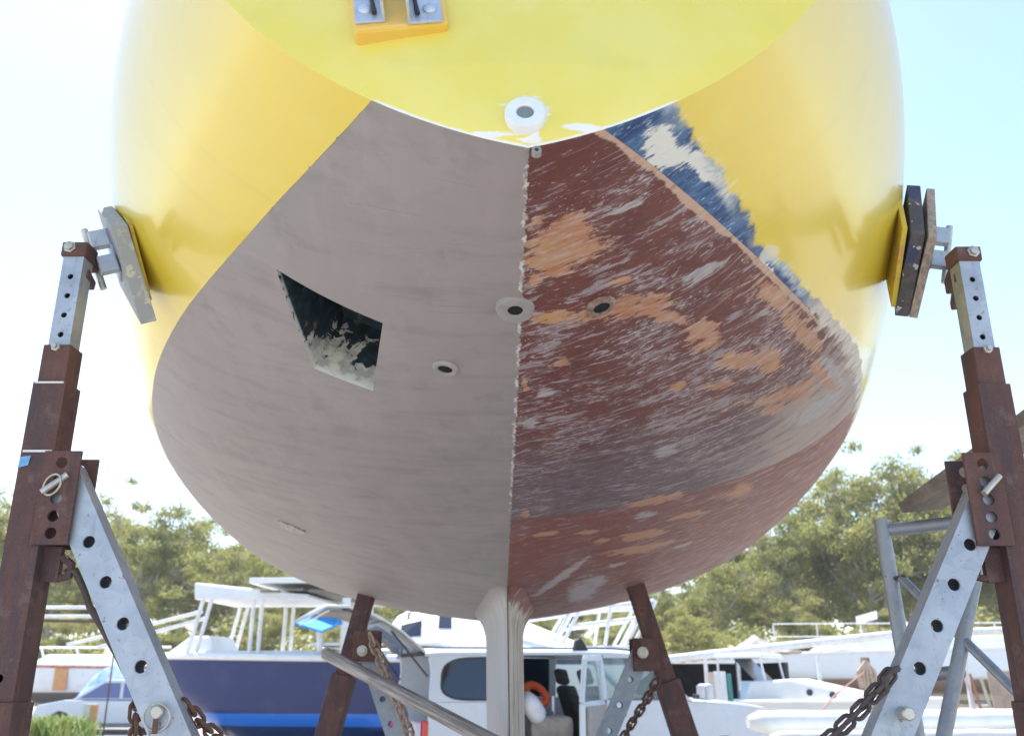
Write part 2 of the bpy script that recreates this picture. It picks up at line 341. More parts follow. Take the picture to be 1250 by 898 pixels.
    tanc = n.mix(n.step(nm, .4, .62), (.42, .175, .080), (.47, .27, .17)); tanc = n.mix(n.mul(n.step(nf, .50, .62), .7), tanc, (.46, .39, .35)); tanc = n.mix(n.mul(n.step(nf, .45, .36), .55), tanc, (.27, .10, .06)); tanc = n.mix(n.mul(n.step(low, .5, .6), n.step(nf, .52, .44)), tanc, (.52, .28, .08))
    tanc = n.mix(n.mul(band, .5), tanc, (.42, .21, .12))
    red = n.mix(n.mul(tmask, .92), red, tanc)
    gmask = n.step(n.add(gp, n.add(n.mul(n.sub(med, .5), 1.2), n.add(n.mul(n.sub(nm, .5), 1.2), n.mul(n.sub(nf, .5), 1.8)))), .15, .5)
    bs = n.noise(n.comb(n.mul(g, 9), n.mul(t, 34)), 1, 5, .7, .4); red = n.mix(n.mul(n.mul(band, n.step(g, .35, 1.0)), n.mul(n.step(bs, .53, .62), .8)), red, (.44, .27, .19)); red = n.mix(n.mul(band, n.mul(n.step(n.noise(n.comb(n.mul(g, 12), n.mul(t, 20)), 1, 5, .7), .57, .63), .6)), red, (.33, .27, .26)); red = n.mix(n.mul(gmask, .85), red, n.mix(n.step(nf, .4, .65), (.33, .31, .33), (.46, .43, .42)))
    rt = n.noise(n.comb(n.mul(g, 6), n.mul(t, 15)), 1, 6, .7, .6); red = n.mix(n.mul(n.mul(n.mul(n.step(g, .40, .80), n.inv(band)), n.inv(n.step(s, 1.4, 1.9))), n.mul(n.step(n.add(rt, n.mul(n.sub(nf, .5), .4)), .56, .62), .85)), red, n.mix(n.step(nf, .42, .6), (.46, .27, .17), (.47, .36, .30)))
    # old boot-top stripe, then bared blue topside, then the new yellow
    stripe = n.mul(n.step(n.add(dtan, n.add(n.mul(n.sub(nm, .5), .02), n.mul(n.sub(low, .5), .03))), -.0115, -.0085), n.inv(n.step(dtan, -.0006, .0006)))
    red = n.mix(n.mul(n.mul(stripe, n.inv(n.step(s, .95, 1.25))), n.step(n.sub(nf, n.mul(n.step(s, .7, 1.3), .1)), .30, .42)), red, n.mix(n.step(nf, .42, .58), (.50, .285, .18), (.47, .36, .29)))
    blue = n.mix(n.step(nm, .40, .60), (.012, .045, .14), (.05, .13, .27)); blue = n.mix(n.step(nf, .54, .64), blue, (.16, .27, .42)); blue = n.mix(n.mul(n.step(nk, .62, .7), .8), blue, (.45, .5, .56))
    blue = n.mix(n.step(n.add(wp, n.add(n.mul(n.sub(med, .5), 1.6), n.mul(n.sub(nf, .5), 2.2))), -.05, .3), blue, (.66, .65, .60)); blue = n.mix(n.mul(n.step(n.add(n.add(dyel, .017), n.mul(n.sub(nm, .5), .05)), -.006, .008), n.step(low, .42, .56)), blue, n.mix(n.step(nf, .4, .6), (.62, .60, .52), (.30, .38, .45)))
    blue = n.mix(n.step(s, .88, 1.02), blue, n.mix(n.step(nf, .45, .6), (.62, .58, .52), (.50, .42, .33)))
    sp0 = n.noise(hs, 9, 6, .7)
    ye = n.add(dyel, n.add(n.mul(n.sub(n.noise(n.comb(n.mul(g, 9), n.mul(t, 20)), 1, 6, .75), .5), .034), n.add(n.mul(n.sub(low, .5), .03), n.mul(n.sub(med, .5), .034))))
    yel = n.mix(n.step(low, .35, .65), (.70, .520, .038), (.67, .510, .046)); yel = n.mix(n.mul(n.step(n.noise(n.comb(n.mul(g, 5), n.mul(t, 7)), 1, 5), .5, .75), .3), yel, (.72, .58, .12))
    yel = n.mix(n.mul(n.step(n.noise(n.comb(n.mul(g, .7), n.mul(s, 16)), 1, 5, .65), .54, .72), .28), yel, (.55, .40, .06)); yel = n.mix(n.mul(n.step(sp0, .60, .74), .22), yel, (.70, .60, .20))
    pale = n.mul(n.step(n.sub(.022, dyel), 0, .02), n.step(nm, .5, .66))
    yst = n.mix(n.mul(pale, .55), yel, (.78, .68, .38))
    yst = n.mix(n.mul(n.step(n.add(wp, n.mul(n.sub(nm, .5), 1.5)), .12, .45), .8), yst, (.72, .67, .55))
    gmaskb = n.step(n.add(gp, n.mul(n.sub(med, .5), .9)), .3, .45)
    far = n.step(s, .85, 1.3); stb = n.mix(n.step(n.add(dtan, n.mul(far, n.add(n.mul(n.sub(nm, .5), .16), n.mul(n.sub(med, .5), .10)))), n.sub(-.0004, n.mul(far, .012)), n.add(.0006, n.mul(far, .012))), red, n.mix(n.mul(gmaskb, .85), blue, (.55, .54, .5)))
    stb = n.mix(n.step(ye, -.006, .006), stb, n.mix(n.mul(gmaskb, .7), yst, (.62, .58, .46)))
    # --- port: grey primer below a sharp new waterline
    gm = n.noise(n.comb(n.mul(g, 2.2), n.mul(t, 15)), 1, 5, .6); gl = n.noise(hs, 1.4, 4, .6)
    grey = n.mix(n.step(gl, .35, .65), (.282, .250, .242), (.262, .236, .232)); grey = n.mix(n.mul(n.step(gm, .5, .68), .42), grey, (.190, .165, .168)); grey = n.mix(n.mul(n.step(gm, .46, .34), .30), grey, (.31, .275, .27))
    rol = n.noise(n.comb(n.mul(g, 9), n.mul(s, 2.2)), 1.5, 4, .6); sp = n.noise(hs, 7, 6, .7); grey = n.mix(n.mul(n.step(rol, .5, .66), .45), grey, (.31, .272, .265)); grey = n.mix(n.mul(n.step(sp, .53, .68), .45), grey, (.195, .168, .170)); grey = n.mix(n.mul(n.step(n.noise(hs, 3.1, 5, .65), .54, .58), .30), grey, (.32, .29, .285)); grey = n.mix(n.mul(n.step(hair, .66, .69), .5), grey, (.185, .16, .16)); grey = n.mix(n.mul(n.step(tiny, .6, .75), .12), grey, (.4, .37, .36)); grey = n.mix(n.mul(n.step(nf, .66, .74), .35), grey, (.19, .17, .17))
    por = n.mix(n.step(n.add(dport, n.add(n.mul(n.sub(n.noise(hs, 60, 3), .5), .0028), n.mul(n.step(n.noise(hs, 26, 3), .64, .72), -.004))), -.0007, .0007), grey, yel)
    # --- ragged seam on the centre line
    seam = n.add(g, n.add(n.mul(n.sub(n.noise(n.comb(0.0, n.mul(s, 22)), 1, 6, .75), .5), .034), n.mul(n.sub(n.noise(hs, 120, 3), .5), .012)))
    isst = n.step(seam, -.0012, .0012)
    c = n.mix(isst, por, stb)
    lip = n.mul(n.mul(n.step(seam, -.009, -.005), n.inv(n.step(seam, .0005, .003))), n.step(n.noise(n.comb(n.mul(g, 30), n.mul(s, 18)), 1, 4, .7), .45, .55)); lip = n.mul(lip, n.inv(n.step(s, 1.75, 2.0)))
    c = n.mix(n.mul(lip, .9), c, (.62, .59, .56))
    isyel = n.mix(isst, n.step(dport, -.001, .001), n.step(ye, -.003, .003))
    rough = n.add(.60, n.mul(isyel, -.22)); rough = n.add(rough, n.mul(n.mul(isst, n.inv(isyel)), n.mul(n.sub(nf, .5), .5)))
    n.out(c, rough, 0, n.mul(isyel, .58)); n.b.inputs['Coat Roughness'].default_value = .12
    bb = n.mul(n.mul(isst, n.inv(isyel)), n.add(n.mul(nf, .8), n.add(nk, n.mul(tmask, -.5)))); bb = n.add(bb, n.mul(isyel, n.add(n.mul(n.noise(n.comb(n.mul(g, 1.6), n.mul(s, .8)), 3, 3), 1.6), n.mul(tiny, .03)))); bb = n.add(bb, n.mul(lip, 1.5)); bb = n.add(bb, n.mul(n.inv(isst), n.mul(gm, .22)))
    n.bump(bb, .55, .004)
    return n.m
HULL = hull_mat()

def build_hull():
    bm = bmesh.new(); L1 = bm.verts.layers.float_vector.new('hc'); L2 = bm.verts.layers.float_vector.new('dline'); L3 = bm.verts.layers.float_vector.new('spots')
    off = Vector(YACHT_LOC); grids = {}
    for sd_ in (-1, 1):
        W = WS[sd_]; SS = np.repeat(ST_S[:, None], NG, 1); G = sd_ * hg; Hh = W[..., 2] - H - 1.05
        dport = Hh - np.interp(SS, [0, .4, 1.02, 1.76, 3, 10], [-.012, -.009, -.017, -.041, -.06, -.06])
        dtan = Hh - np.interp(SS, [0, .14, .34, .58, .96, 1.26, 1.6, 3], [-.08, -.070, -.060, -.051, -.041, -.036, -.017, 0])
        dyel = Hh - np.interp(SS, [0, .12, .26, .42, .56, .70, .92, 1.48, 3], [-.012, -.014, -.012, -.024, -.036, -.020, -.022, .015, .02])
        tpn, gpn, wpn = spots(TAN_SPOTS, G, SS), spots(GREY_SPOTS, G, SS), spots(WHITE_SPOTS, G, SS)
        vv = []
        for i in range(NS):
            row = []
            for j in range(NG):
                if sd_ == 1 and j == 0: row.append(grids[-1][i][0]); continue
                v = bm.verts.new(Vector(W[i, j]) - off); v[L1] = (G[i, j], SS[i, j], Hh[i, j]); v[L2] = (dport[i, j], dtan[i, j], dyel[i, j]); v[L3] = (tpn[i, j], gpn[i, j], wpn[i, j]); row.append(v)
            vv.append(row)
        grids[sd_] = vv
        for i in range(NS - 1):
            for j in range(NG - 1):
                q = (vv[i][j], vv[i + 1][j], vv[i + 1][j + 1], vv[i][j + 1])
                f = bm.faces.new(q if sd_ == 1 else q[::-1]); f.smooth = True
    # four-sided opening cut through the port bottom
    cor = [hull_point(s, g) for s, g in ((.64, -.645), (.68, -.344), (1.04, -.408), (1.0, -.585))]
    P = [p - off for p, _ in cor]; D = -sum((n_ for _, n_ in cor), Vector()).normalized()
    cen = sum(P, Vector()) / 4; planes = []
    for k in range(4):
        nn = (P[(k + 1) % 4] - P[k]).cross(D).normalized()
        if nn.dot(cen - P[k]) < 0: nn = -nn
        planes.append((P[k], nn))
    near = lambda f: (f.calc_center_median() - cen).length < .34
    for p0, nn in planes:
        fs = [f for f in bm.faces if near(f)]; gg = set(fs)
        for f in fs: gg.update(f.verts); gg.update(f.edges)
        bmesh.ops.bisect_plane(bm, geom=list(gg), dist=1e-5, plane_co=p0, plane_no=nn)
    kill = [f for f in bm.faces if near(f) and all((f.calc_center_median() - p0).dot(nn) > 0 for p0, nn in planes)]
    bmesh.ops.delete(bm, geom=kill, context='FACES')
    rim = [(Vector(e.verts[0].co), Vector(e.verts[1].co)) for e in bm.edges if len(e.link_faces) == 1 and (e.verts[0].co - cen).length < .34]
    me = bpy.data.meshes.new('hull'); bm.to_mesh(me); bm.free(); me.materials.append(HULL)
    o = bpy.data.objects.new('hull', me); COL.objects.link(o); o.parent = boat
    # the recess behind the opening
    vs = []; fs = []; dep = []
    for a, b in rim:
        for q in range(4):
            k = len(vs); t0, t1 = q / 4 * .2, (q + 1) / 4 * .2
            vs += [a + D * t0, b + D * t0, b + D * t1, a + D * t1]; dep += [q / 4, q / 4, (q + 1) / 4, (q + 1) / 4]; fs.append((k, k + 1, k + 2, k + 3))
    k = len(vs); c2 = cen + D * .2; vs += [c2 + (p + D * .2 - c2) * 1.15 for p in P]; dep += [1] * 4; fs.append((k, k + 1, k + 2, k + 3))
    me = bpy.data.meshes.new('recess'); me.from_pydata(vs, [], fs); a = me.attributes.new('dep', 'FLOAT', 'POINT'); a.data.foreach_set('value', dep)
    n = NT('flaking_shaded_recess_paint'); ob = n.obj(); d = n.attr('dep').outputs['Fac']; f = n.noise(ob, 16, 6, .65, .6); f2 = n.noise(ob, 30, 4)
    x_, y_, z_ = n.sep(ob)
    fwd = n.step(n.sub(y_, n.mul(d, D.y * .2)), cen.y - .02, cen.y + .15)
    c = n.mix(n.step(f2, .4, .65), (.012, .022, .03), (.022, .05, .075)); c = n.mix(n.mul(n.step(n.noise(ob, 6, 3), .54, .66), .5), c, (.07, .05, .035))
    m = n.step(n.add(n.mul(n.sub(f, .5), 2.3), n.sub(n.mul(fwd, .95), n.add(.34, n.mul(d, 1.0)))), .0, .07); c = n.mix(m, c, n.mix(n.step(f2, .42, .6), (.62, .62, .56), (.40, .40, .38)))  # white flaking fades with depth, painting in lip light and inner shade
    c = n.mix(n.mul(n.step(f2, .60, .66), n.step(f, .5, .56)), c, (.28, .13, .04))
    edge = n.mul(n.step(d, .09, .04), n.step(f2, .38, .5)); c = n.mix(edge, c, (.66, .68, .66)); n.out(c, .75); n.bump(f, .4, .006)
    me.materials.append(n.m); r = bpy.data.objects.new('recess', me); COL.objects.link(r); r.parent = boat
build_hull()

# ---- transom (raked, slightly bulged)
def transom_pt(fx, j, K=1.0):
    x, z, y = hx[0, j], hz[0, j], hy[0, j]
    return yacht(fx * x, y - .035 * min(1, x / .4) * (1 - fx * fx), z)
def build_transom():
    K = 60; js = list(range(0, NG)); vs = []; fs = []; cs = []; ed = []
    for j in js:
        for k in range(K + 1):
            fx = -1 + 2 * k / K; p = transom_pt(fx, j); vs.append(Vector(p) - Vector(YACHT_LOC)); cs += [fx * hx[0, j], hz[0, j], 0]
            x = fx * hx[0, j]; ed.append(float(np.min(np.hypot(hx[0] - abs(x), hz[0] - hz[0, j]))))
    for a in range(len(js) - 1):
        for k in range(K): i = a * (K + 1) + k; fs.append((i, i + 1, i + K + 2, i + K + 1))
    me = bpy.data.meshes.new('transom'); me.from_pydata([tuple(v) for v in vs], [], fs)
    me.attributes.new('tc', 'FLOAT_VECTOR', 'POINT').data.foreach_set('vector', cs); me.attributes.new('ed', 'FLOAT', 'POINT').data.foreach_set('value', ed)
    me.polygons.foreach_set('use_smooth', [True] * len(me.polygons))
    n = NT('transom_paint'); tc = n.attr('tc').outputs['Vector']; x, z, _ = n.sep(tc); e = n.attr('ed').outputs['Fac']
    low = n.noise(tc, 3.2, 4, .6); med = n.noise(tc, 18, 5, .65); fi = n.noise(n.scale(tc, (60, 10, 1)), 1, 4)
    c = n.mix(n.step(low, .36, .64), (.80, .69, .17), (.78, .65, .105)); c = n.mix(n.mul(n.step(med, .55, .75), .22), c, (.80, .70, .22)); c = n.mix(n.mul(n.step(n.noise(tc, 5, 3), .56, .7), .22), c, (.62, .60, .14))
    def blob(px, pz, rx, rz, k=1.0):
        return n.sub(1.0, n.math('SQRT', n.add(n.math('POWER', n.mul(n.sub(x, px), 1 / rx), 2.0), n.math('POWER', n.mul(n.sub(z, pz), 1 / rz), 2.0))))
    m = n.math('MAXIMUM', blob(.002, .937, .026, .010), blob(.012, .958, .010, .026))
    m = n.math('MAXIMUM', m, blob(-.085, .951, .10, .0085)); m = n.math('MAXIMUM', m, blob(.10, .968, .050, .010)); m = n.math('MAXIMUM', m, blob(.000, .995, .052, .040))
    wm = n.step(n.add(m, n.add(n.mul(n.sub(med, .5), 1.6), n.mul(n.sub(n.noise(n.scale(tc, (18, 90, 1)), 1, 5, .7), .5), 1.4))), .02, .42)
    em = n.mul(n.step(n.add(e, n.mul(n.sub(med, .5), .006)), .0062, .0035), n.inv(n.step(z, 1.03, 1.05)))
    c = n.mix(n.math('MAXIMUM', n.mul(wm, .93), n.mul(em, .9)), c, (.80, .80, .78))
    n.out(c, .42, 0, .15); n.bump(n.add(n.mul(low, .4), n.mul(fi, .1)), .08, .01); me.materials.append(n.m)
    o = bpy.data.objects.new('transom', me); COL.objects.link(o); o.parent = boat
build_transom()
def transom_at(u, v, lift=0.0):
    "world point on the transom plane at photo position u, v and the plane's outward normal"
    p0 = yp(0, 0, ZT); n_ = (yp(1, 0, ZT) - p0).cross(yp(0, RAKE, ZT + 1) - p0).normalized()
    if n_.y > 0: n_ = -n_
    d = ray(u, v); o = Vector((0, 0, H)); p0 = p0 + n_ * (.028 + lift)
    return o + d * ((p0 - o).dot(n_) / d.dot(n_)), n_

# ---- deck, rail, cabin
dk = MB(); dk.grid([[yp(f * hx[i, -1] * .995, hy[i, -1] if False else ST_S[i] + RAKE * (ZSH - ZT) * max(0, 1 - ST_S[i] / 2) ** 1.5, ZSH - .03 + .06 * (1 - f * f)) for f in (-1, -.6, -.2, .2, .6, 1)] for i in range(0, NS, 6)]).build('deck', WHITE, boat, smooth=True)
for sd_ in (-1, 1):
    MB().tube([Vector(WS[sd_][i, -1]) for i in range(0, NS, 6)], .028, 8).build('toe_rail', WHITEM, boat, smooth=True)
cb = MB(); cb.hexa([yp(x, y, ZSH - .02) for x, y in ((-.8, 2.9), (.8, 2.9), (.7, 7), (-.7, 7))], [yp(x, y, ZSH + .42) for x, y in ((-.65, 3.0), (.65, 3.0), (.5, 6.6), (-.5, 6.6))]).build('cabin', WHITE, boat, bevel=.05)

# ---- keel
def build_keel():
    def foil(t): return 4.2 * (.2969 * math.sqrt(t) - .126 * t - .3516 * t * t + .2843 * t ** 3 - .1015 * t ** 4)
    CH, S0, TK = 1.75, 3.06, .112; rows = []; cs = []
    ts = [0, .004, .02, .05, .1, .18, .28, .4, .5, .6, .7, .78, .84, .9, .95, .985, 1.0]
    hs = [-.12, -.06, -.02, -.0196, -.0188, -.0172, -.014, -.008, 0, .015, .03, .05, .075, .1, .13, .17, .22, .3, .5, .8, 1.2, 1.6]
    lx = []
    for h in hs:
        hh = max(h, -.02); q = max(0, 1 - (hh + .02) / .16); f = .13 * (1 - math.sqrt(max(0, 1 - q * q))) + (.08 if h < -.02 else 0)
        row = []
        for side in (-1, 1):
            for t in (ts if side == -1 else ts[::-1][1:-1]):
                s = S0 + CH - t * CH if False else S0 + (1 - t) * CH
                tt = TK * min(1, foil(max(t, 0)) / foil(.3)) if t < .3 else TK * foil(t) / foil(.3)
                tt = max(tt, .007) if 0 < t < 1 else 0
                grow = f * (1 if 0 < t < 1 else 0); s2 = s - f * .8 * max(0, (t - .7) / .3) ** 2 + f * .8 * max(0, (.1 - t) / .1)
                x = side * (tt + grow * min(1, (1 - t) / .06 + .15))
                pz, pb, pm, _, pd = [float(q_[0]) for q_ in hull_params(np.array([min(s2, 7)]))]; ee = 2 / min(4, max(1.3, float(hull_params(np.array([min(s2, 7)]))[3][0]))); xr = min(.9, abs(x) / pb); zt = pz + (pm - pz) * (pd * xr + (1 - pd) * (1 - math.cos(math.asin(xr ** (1 / ee))) ** ee)) * math.exp(-max(h, 0) / .08); row.append(yp(x, s2, zt - h)); lx.append((x, s2, h))
        rows.append(row)
    b = MB().grid(rows, wrap=True); n_ = len(rows[0]); b.f.append(tuple(range((len(rows) - 1) * n_, len(rows) * n_)))
    o = b.build('keel', None, boat, smooth=False)
    me = o.data; me.attributes.new('kc', 'FLOAT_VECTOR', 'POINT').data.foreach_set('vector', [q for p in lx for q in p]); me.polygons.foreach_set('use_smooth', [True] * len(me.polygons))
    n = NT('keel_paint'); kc = n.attr('kc').outputs['Vector']; x, s, h = n.sep(kc); o_ = n.obj()
    gr = n.noise(n.comb(n.mul(x, 16), n.mul(s, 14), n.mul(h, 1.6)), 1.6, 6, .68, .5); f2 = n.noise(kc, 12, 4); brush = n.noise(n.comb(n.mul(x, 14), n.mul(s, 9), n.mul(h, 2.0)), 1.5, 5, .6)
    grey = n.mix(n.step(brush, .35, .68), (.43, .42, .425), (.385, .375, .38)); grey = n.mix(n.step(h, .07, -.01), grey, (.272, .238, .234)); grey = n.mix(n.mul(n.step(brush, .56, .7), n.mul(n.step(h, .26, .14), n.step(h, .0, .10))), grey, (.40, .34, .29))
    bare = n.mix(n.step(gr, .36, .56), (.20, .17, .14), (.47, .42, .36)); bare = n.mix(n.mul(n.step(gr, .6, .68), .8), bare, (.58, .55, .50)); bare = n.mix(n.mul(n.step(f2, .6, .68), .7), bare, (.26, .25, .12)); bare = n.mix(n.mul(n.step(gr, .40, .33), .9), bare, (.06, .05, .05))
    bare = n.mix(n.inv(n.step(n.add(h, n.mul(n.sub(f2, .5), .25)), .02, .06)), bare, n.mix(n.step(f2, .4, .62), (.19, .068, .052), (.17, .10, .08)))
    e = n.add(x, n.mul(n.sub(n.noise(n.comb(0.0, 0.0, n.mul(h, 9)), 2, 4), .5), .006)); sd_ = n.step(e, .0, .002)
    c = n.mix(sd_, grey, bare); line = n.mul(n.step(e, -.002, .001), n.inv(n.step(e, .004, .008))); c = n.mix(n.mul(line, .85), c, (.03, .035, .04))
    n.out(c, .75); n.bump(n.add(n.mul(gr, sd_), n.mul(brush, .08)), .4, .005); me.materials.append(n.m)
build_keel()

# ---- skin fittings
FIT_GREY = simple('primed_fitting', (.27, .25, .245), (.33, .30, .29), .6, scale=30, bump=.2)
FIT_BARE = simple('bare_bronze_fitting', (.15, .085, .065), (.33, .24, .19), .6, scale=40, bump=.3)
FIT_WHITE = simple('white_plastic_fitting', (.80, .81, .80), (.74, .76, .76), .4, scale=20)
def ring_fitting(name, p, n_, ro, ri, hgt, mat, bore_shade_plug=True, slope=.75):
    o = MB().lathe(p - n_ * .02, n_, [(ro, 0), (ro, .02 + hgt * .35), (ro * slope, .02 + hgt), (ri * 1.12, .02 + hgt), (ri, .018 + hgt), (ri, .004)], 40).build(name, mat, boat, smooth=True)
    if bore_shade_plug: MB().lathe(p - n_ * .02, n_, [(ri * .985, .008), (ri * .985, .0165 + hgt - .0015), (ri * .2, .0166 + hgt - .0015)], 24).build('bore_shade_plug', BORE_SHADE, o)  # solid plug whose dark colour paints the shade of an open hole
    return o
p, n_ = hull_point(.50, -.002); n_ = Vector((0.02, -.30, -.95)).normalized(); ring_fitting('shaft_boss', p - n_ * .010, n_, .046, .018, .020, FIT_GREY, slope=.93)
p, n_ = hull_point(.545, .196); ring_fitting('skin_fitting', p - n_ * .002, n_, .038, .021, .012, FIT_BARE)
p, n_ = hull_point(.82, -.19); ring_fitting('skin_fitting', p - n_ * .001, n_, .036, .020, .009, FIT_GREY, slope=.86)
p, n_ = transom_at(641, 137); BORE_SHADE0 = BORE_SHADE; BORE_SHADE = simple('grey_exhaust_bore_shade', (.20, .23, .22), (.12, .14, .14), .8); ring_fitting('exhaust_fitting', p - n_ * .002, n_, .0385, .0165, .005, FIT_WHITE, slope=.95); BORE_SHADE = BORE_SHADE0  # grey plug colour painted as the softer shade inside this ring
p, n_ = transom_at(655, 184, -.006); MB().lathe(p - n_ * .01, n_, [(.009, 0), (.009, .013), (.0045, .0135), (.0045, .004)], 20).build('drain_fitting', FIT_GREY, boat, smooth=True)
# flush filled patch low on the port bottom
p, n_ = hull_point(2.80, -1.038); t1 = Vector((1, .15, -.3)); t1 = (t1 - n_ * t1.dot(n_)).normalized(); t2 = n_.cross(t1)
n = NT('scuffed_filler'); f = n.noise(n.obj(), 40, 5, .7); n.out(n.mix(n.step(f, .45, .6), (.29, .25, .245), (.5, .47, .44)), .7); n.bump(f, .5, .004)
mbp = MB(); K = 18; pts = [p + n_ * .008 + (t1 * math.cos(a) * .065 + t2 * math.sin(a) * .075) * (1 + .16 * math.sin(a * 3 + 1) + .08 * math.sin(a * 7)) for a in [2 * math.pi * k / K for k in range(K)]]
mbp.prism(pts, -n_ * .012); mbp.build('filled_hole', n.m, boat)

# ---- rudder bracket on the transom
PADY = simple('orange_yellow_gelcoat', (.78, .49, .075), (.76, .52, .12), .35, scale=10, coat=.3)
a, n_ = transom_at(430, 52, .0); b, _ = transom_at(552, 40); ux = (b - a).normalized(); uz = n_.cross(ux); uz = uz if uz.z > 0 else -uz
W_ = (b - a).length
MB().prism([a - n_ * .03 + ux * .006, a - n_ * .03 + ux * (W_ - .006), b - n_ * .03 + uz * .34, a - n_ * .03 + uz * .34], n_ * .056).build('bracket_pad', PADY, boat, bevel=.008)
BRK = galv_mat('bright_galvanised_bracket', 1.35)
def bracket(u0, u1, flange):
    q, _ = transom_at(u0, 31, .026); r, _ = transom_at(u1, 28, .026); w_ = (r - q).length
    ux2 = (r - q).normalized(); uz2 = n_.cross(ux2); uz2 = uz2 if uz2.z > 0 else -uz2
    m = MB(); m.prism([q, r, r + uz2 * .28, q + uz2 * .28], n_ * .006)
    e = (r - ux2 * .006) if flange > 0 else q
    m.prism([e + n_ * .0061, e + ux2 * .006 + n_ * .0061, e + ux2 * .006 + n_ * .0061 + uz2 * .28, e + n_ * .0061 + uz2 * .28], n_ * .05)
    o = m.build('rudder_bracket', BRK, boat, bevel=.0015)
    c = q + ux2 * (w_ * (.36 if flange > 0 else .66)) + uz2 * .035 + n_ * .006
    MB().lathe(c, n_, [(.0135, 0), (.0135, .003), (.0105, .006), (.004, .0085)], 20).build('bolt', BRK, o, smooth=True)
    k = q + ux2 * (w_ * (.66 if flange > 0 else .30)) + uz2 * .014 + n_ * .014
    MB().tube([k, k + uz2 * .03 - ux2 * .002, k + uz2 * .09 - ux2 * .006 + n_ * .004, k + uz2 * .2 - ux2 * .01], [.0055, .0042, .0042, .0042], 8).build('black_cord', BLACK, o, smooth=True)
bracket(434, 471, 1); bracket(498, 541, -1)
# ================================================================== STANDS
def lerp(a, b, t): return a + (b - a) * t
def chain(name, pts, link, wire, mat, label, cat='chain', sag=0):
    "links of wire along a polyline"
    pts = [Vector(p) for p in pts]; P = []
    for a, b in zip(pts[:-1], pts[1:]):
        k = max(2, int((b - a).length / .01)); P += [lerp(a, b, i / k) for i in range(k)]
    P.append(pts[-1]); d = [0]
    for a, b in zip(P[:-1], P[1:]): d.append(d[-1] + (b - a).length)
    pitch = link - 2 * wire; m = MB(); s = link / 2; i = 0; k = 0
    def pos(q):
        j = int(np.clip(np.searchsorted(d, q), 1, len(d) - 1)); return lerp(P[j - 1], P[j], (q - d[j - 1]) / max(1e-6, d[j] - d[j - 1]))
    while s < d[-1]:
        c = pos(s); t = (pos(min(s + .01, d[-1])) - pos(max(s - .01, 0))).normalized(); x = t.cross(Vector((.3, .8, .5))).normalized(); y = t.cross(x)
        tw = random.uniform(-.25, .25) + (math.pi / 2 if k % 2 else 0) + .5
        q = x * math.cos(tw) + y * math.sin(tw); w2 = link * .30; L2 = link / 2 - w2
        ring = [c + t * (L2 * (1 if abs(a) < math.pi / 2 else -1)) * (1 if abs(math.cos(a)) > .05 else 0) + (t * math.cos(a) + q * math.sin(a)) * w2 for a in [2 * math.pi * e / 14 - math.pi + .01 for e in range(14)]]
        m.tube(ring, wire / 2, 6, closed=True); s += pitch; k += 1
    o = m.build(name, mat, None, smooth=True); return tag(o, label, cat)

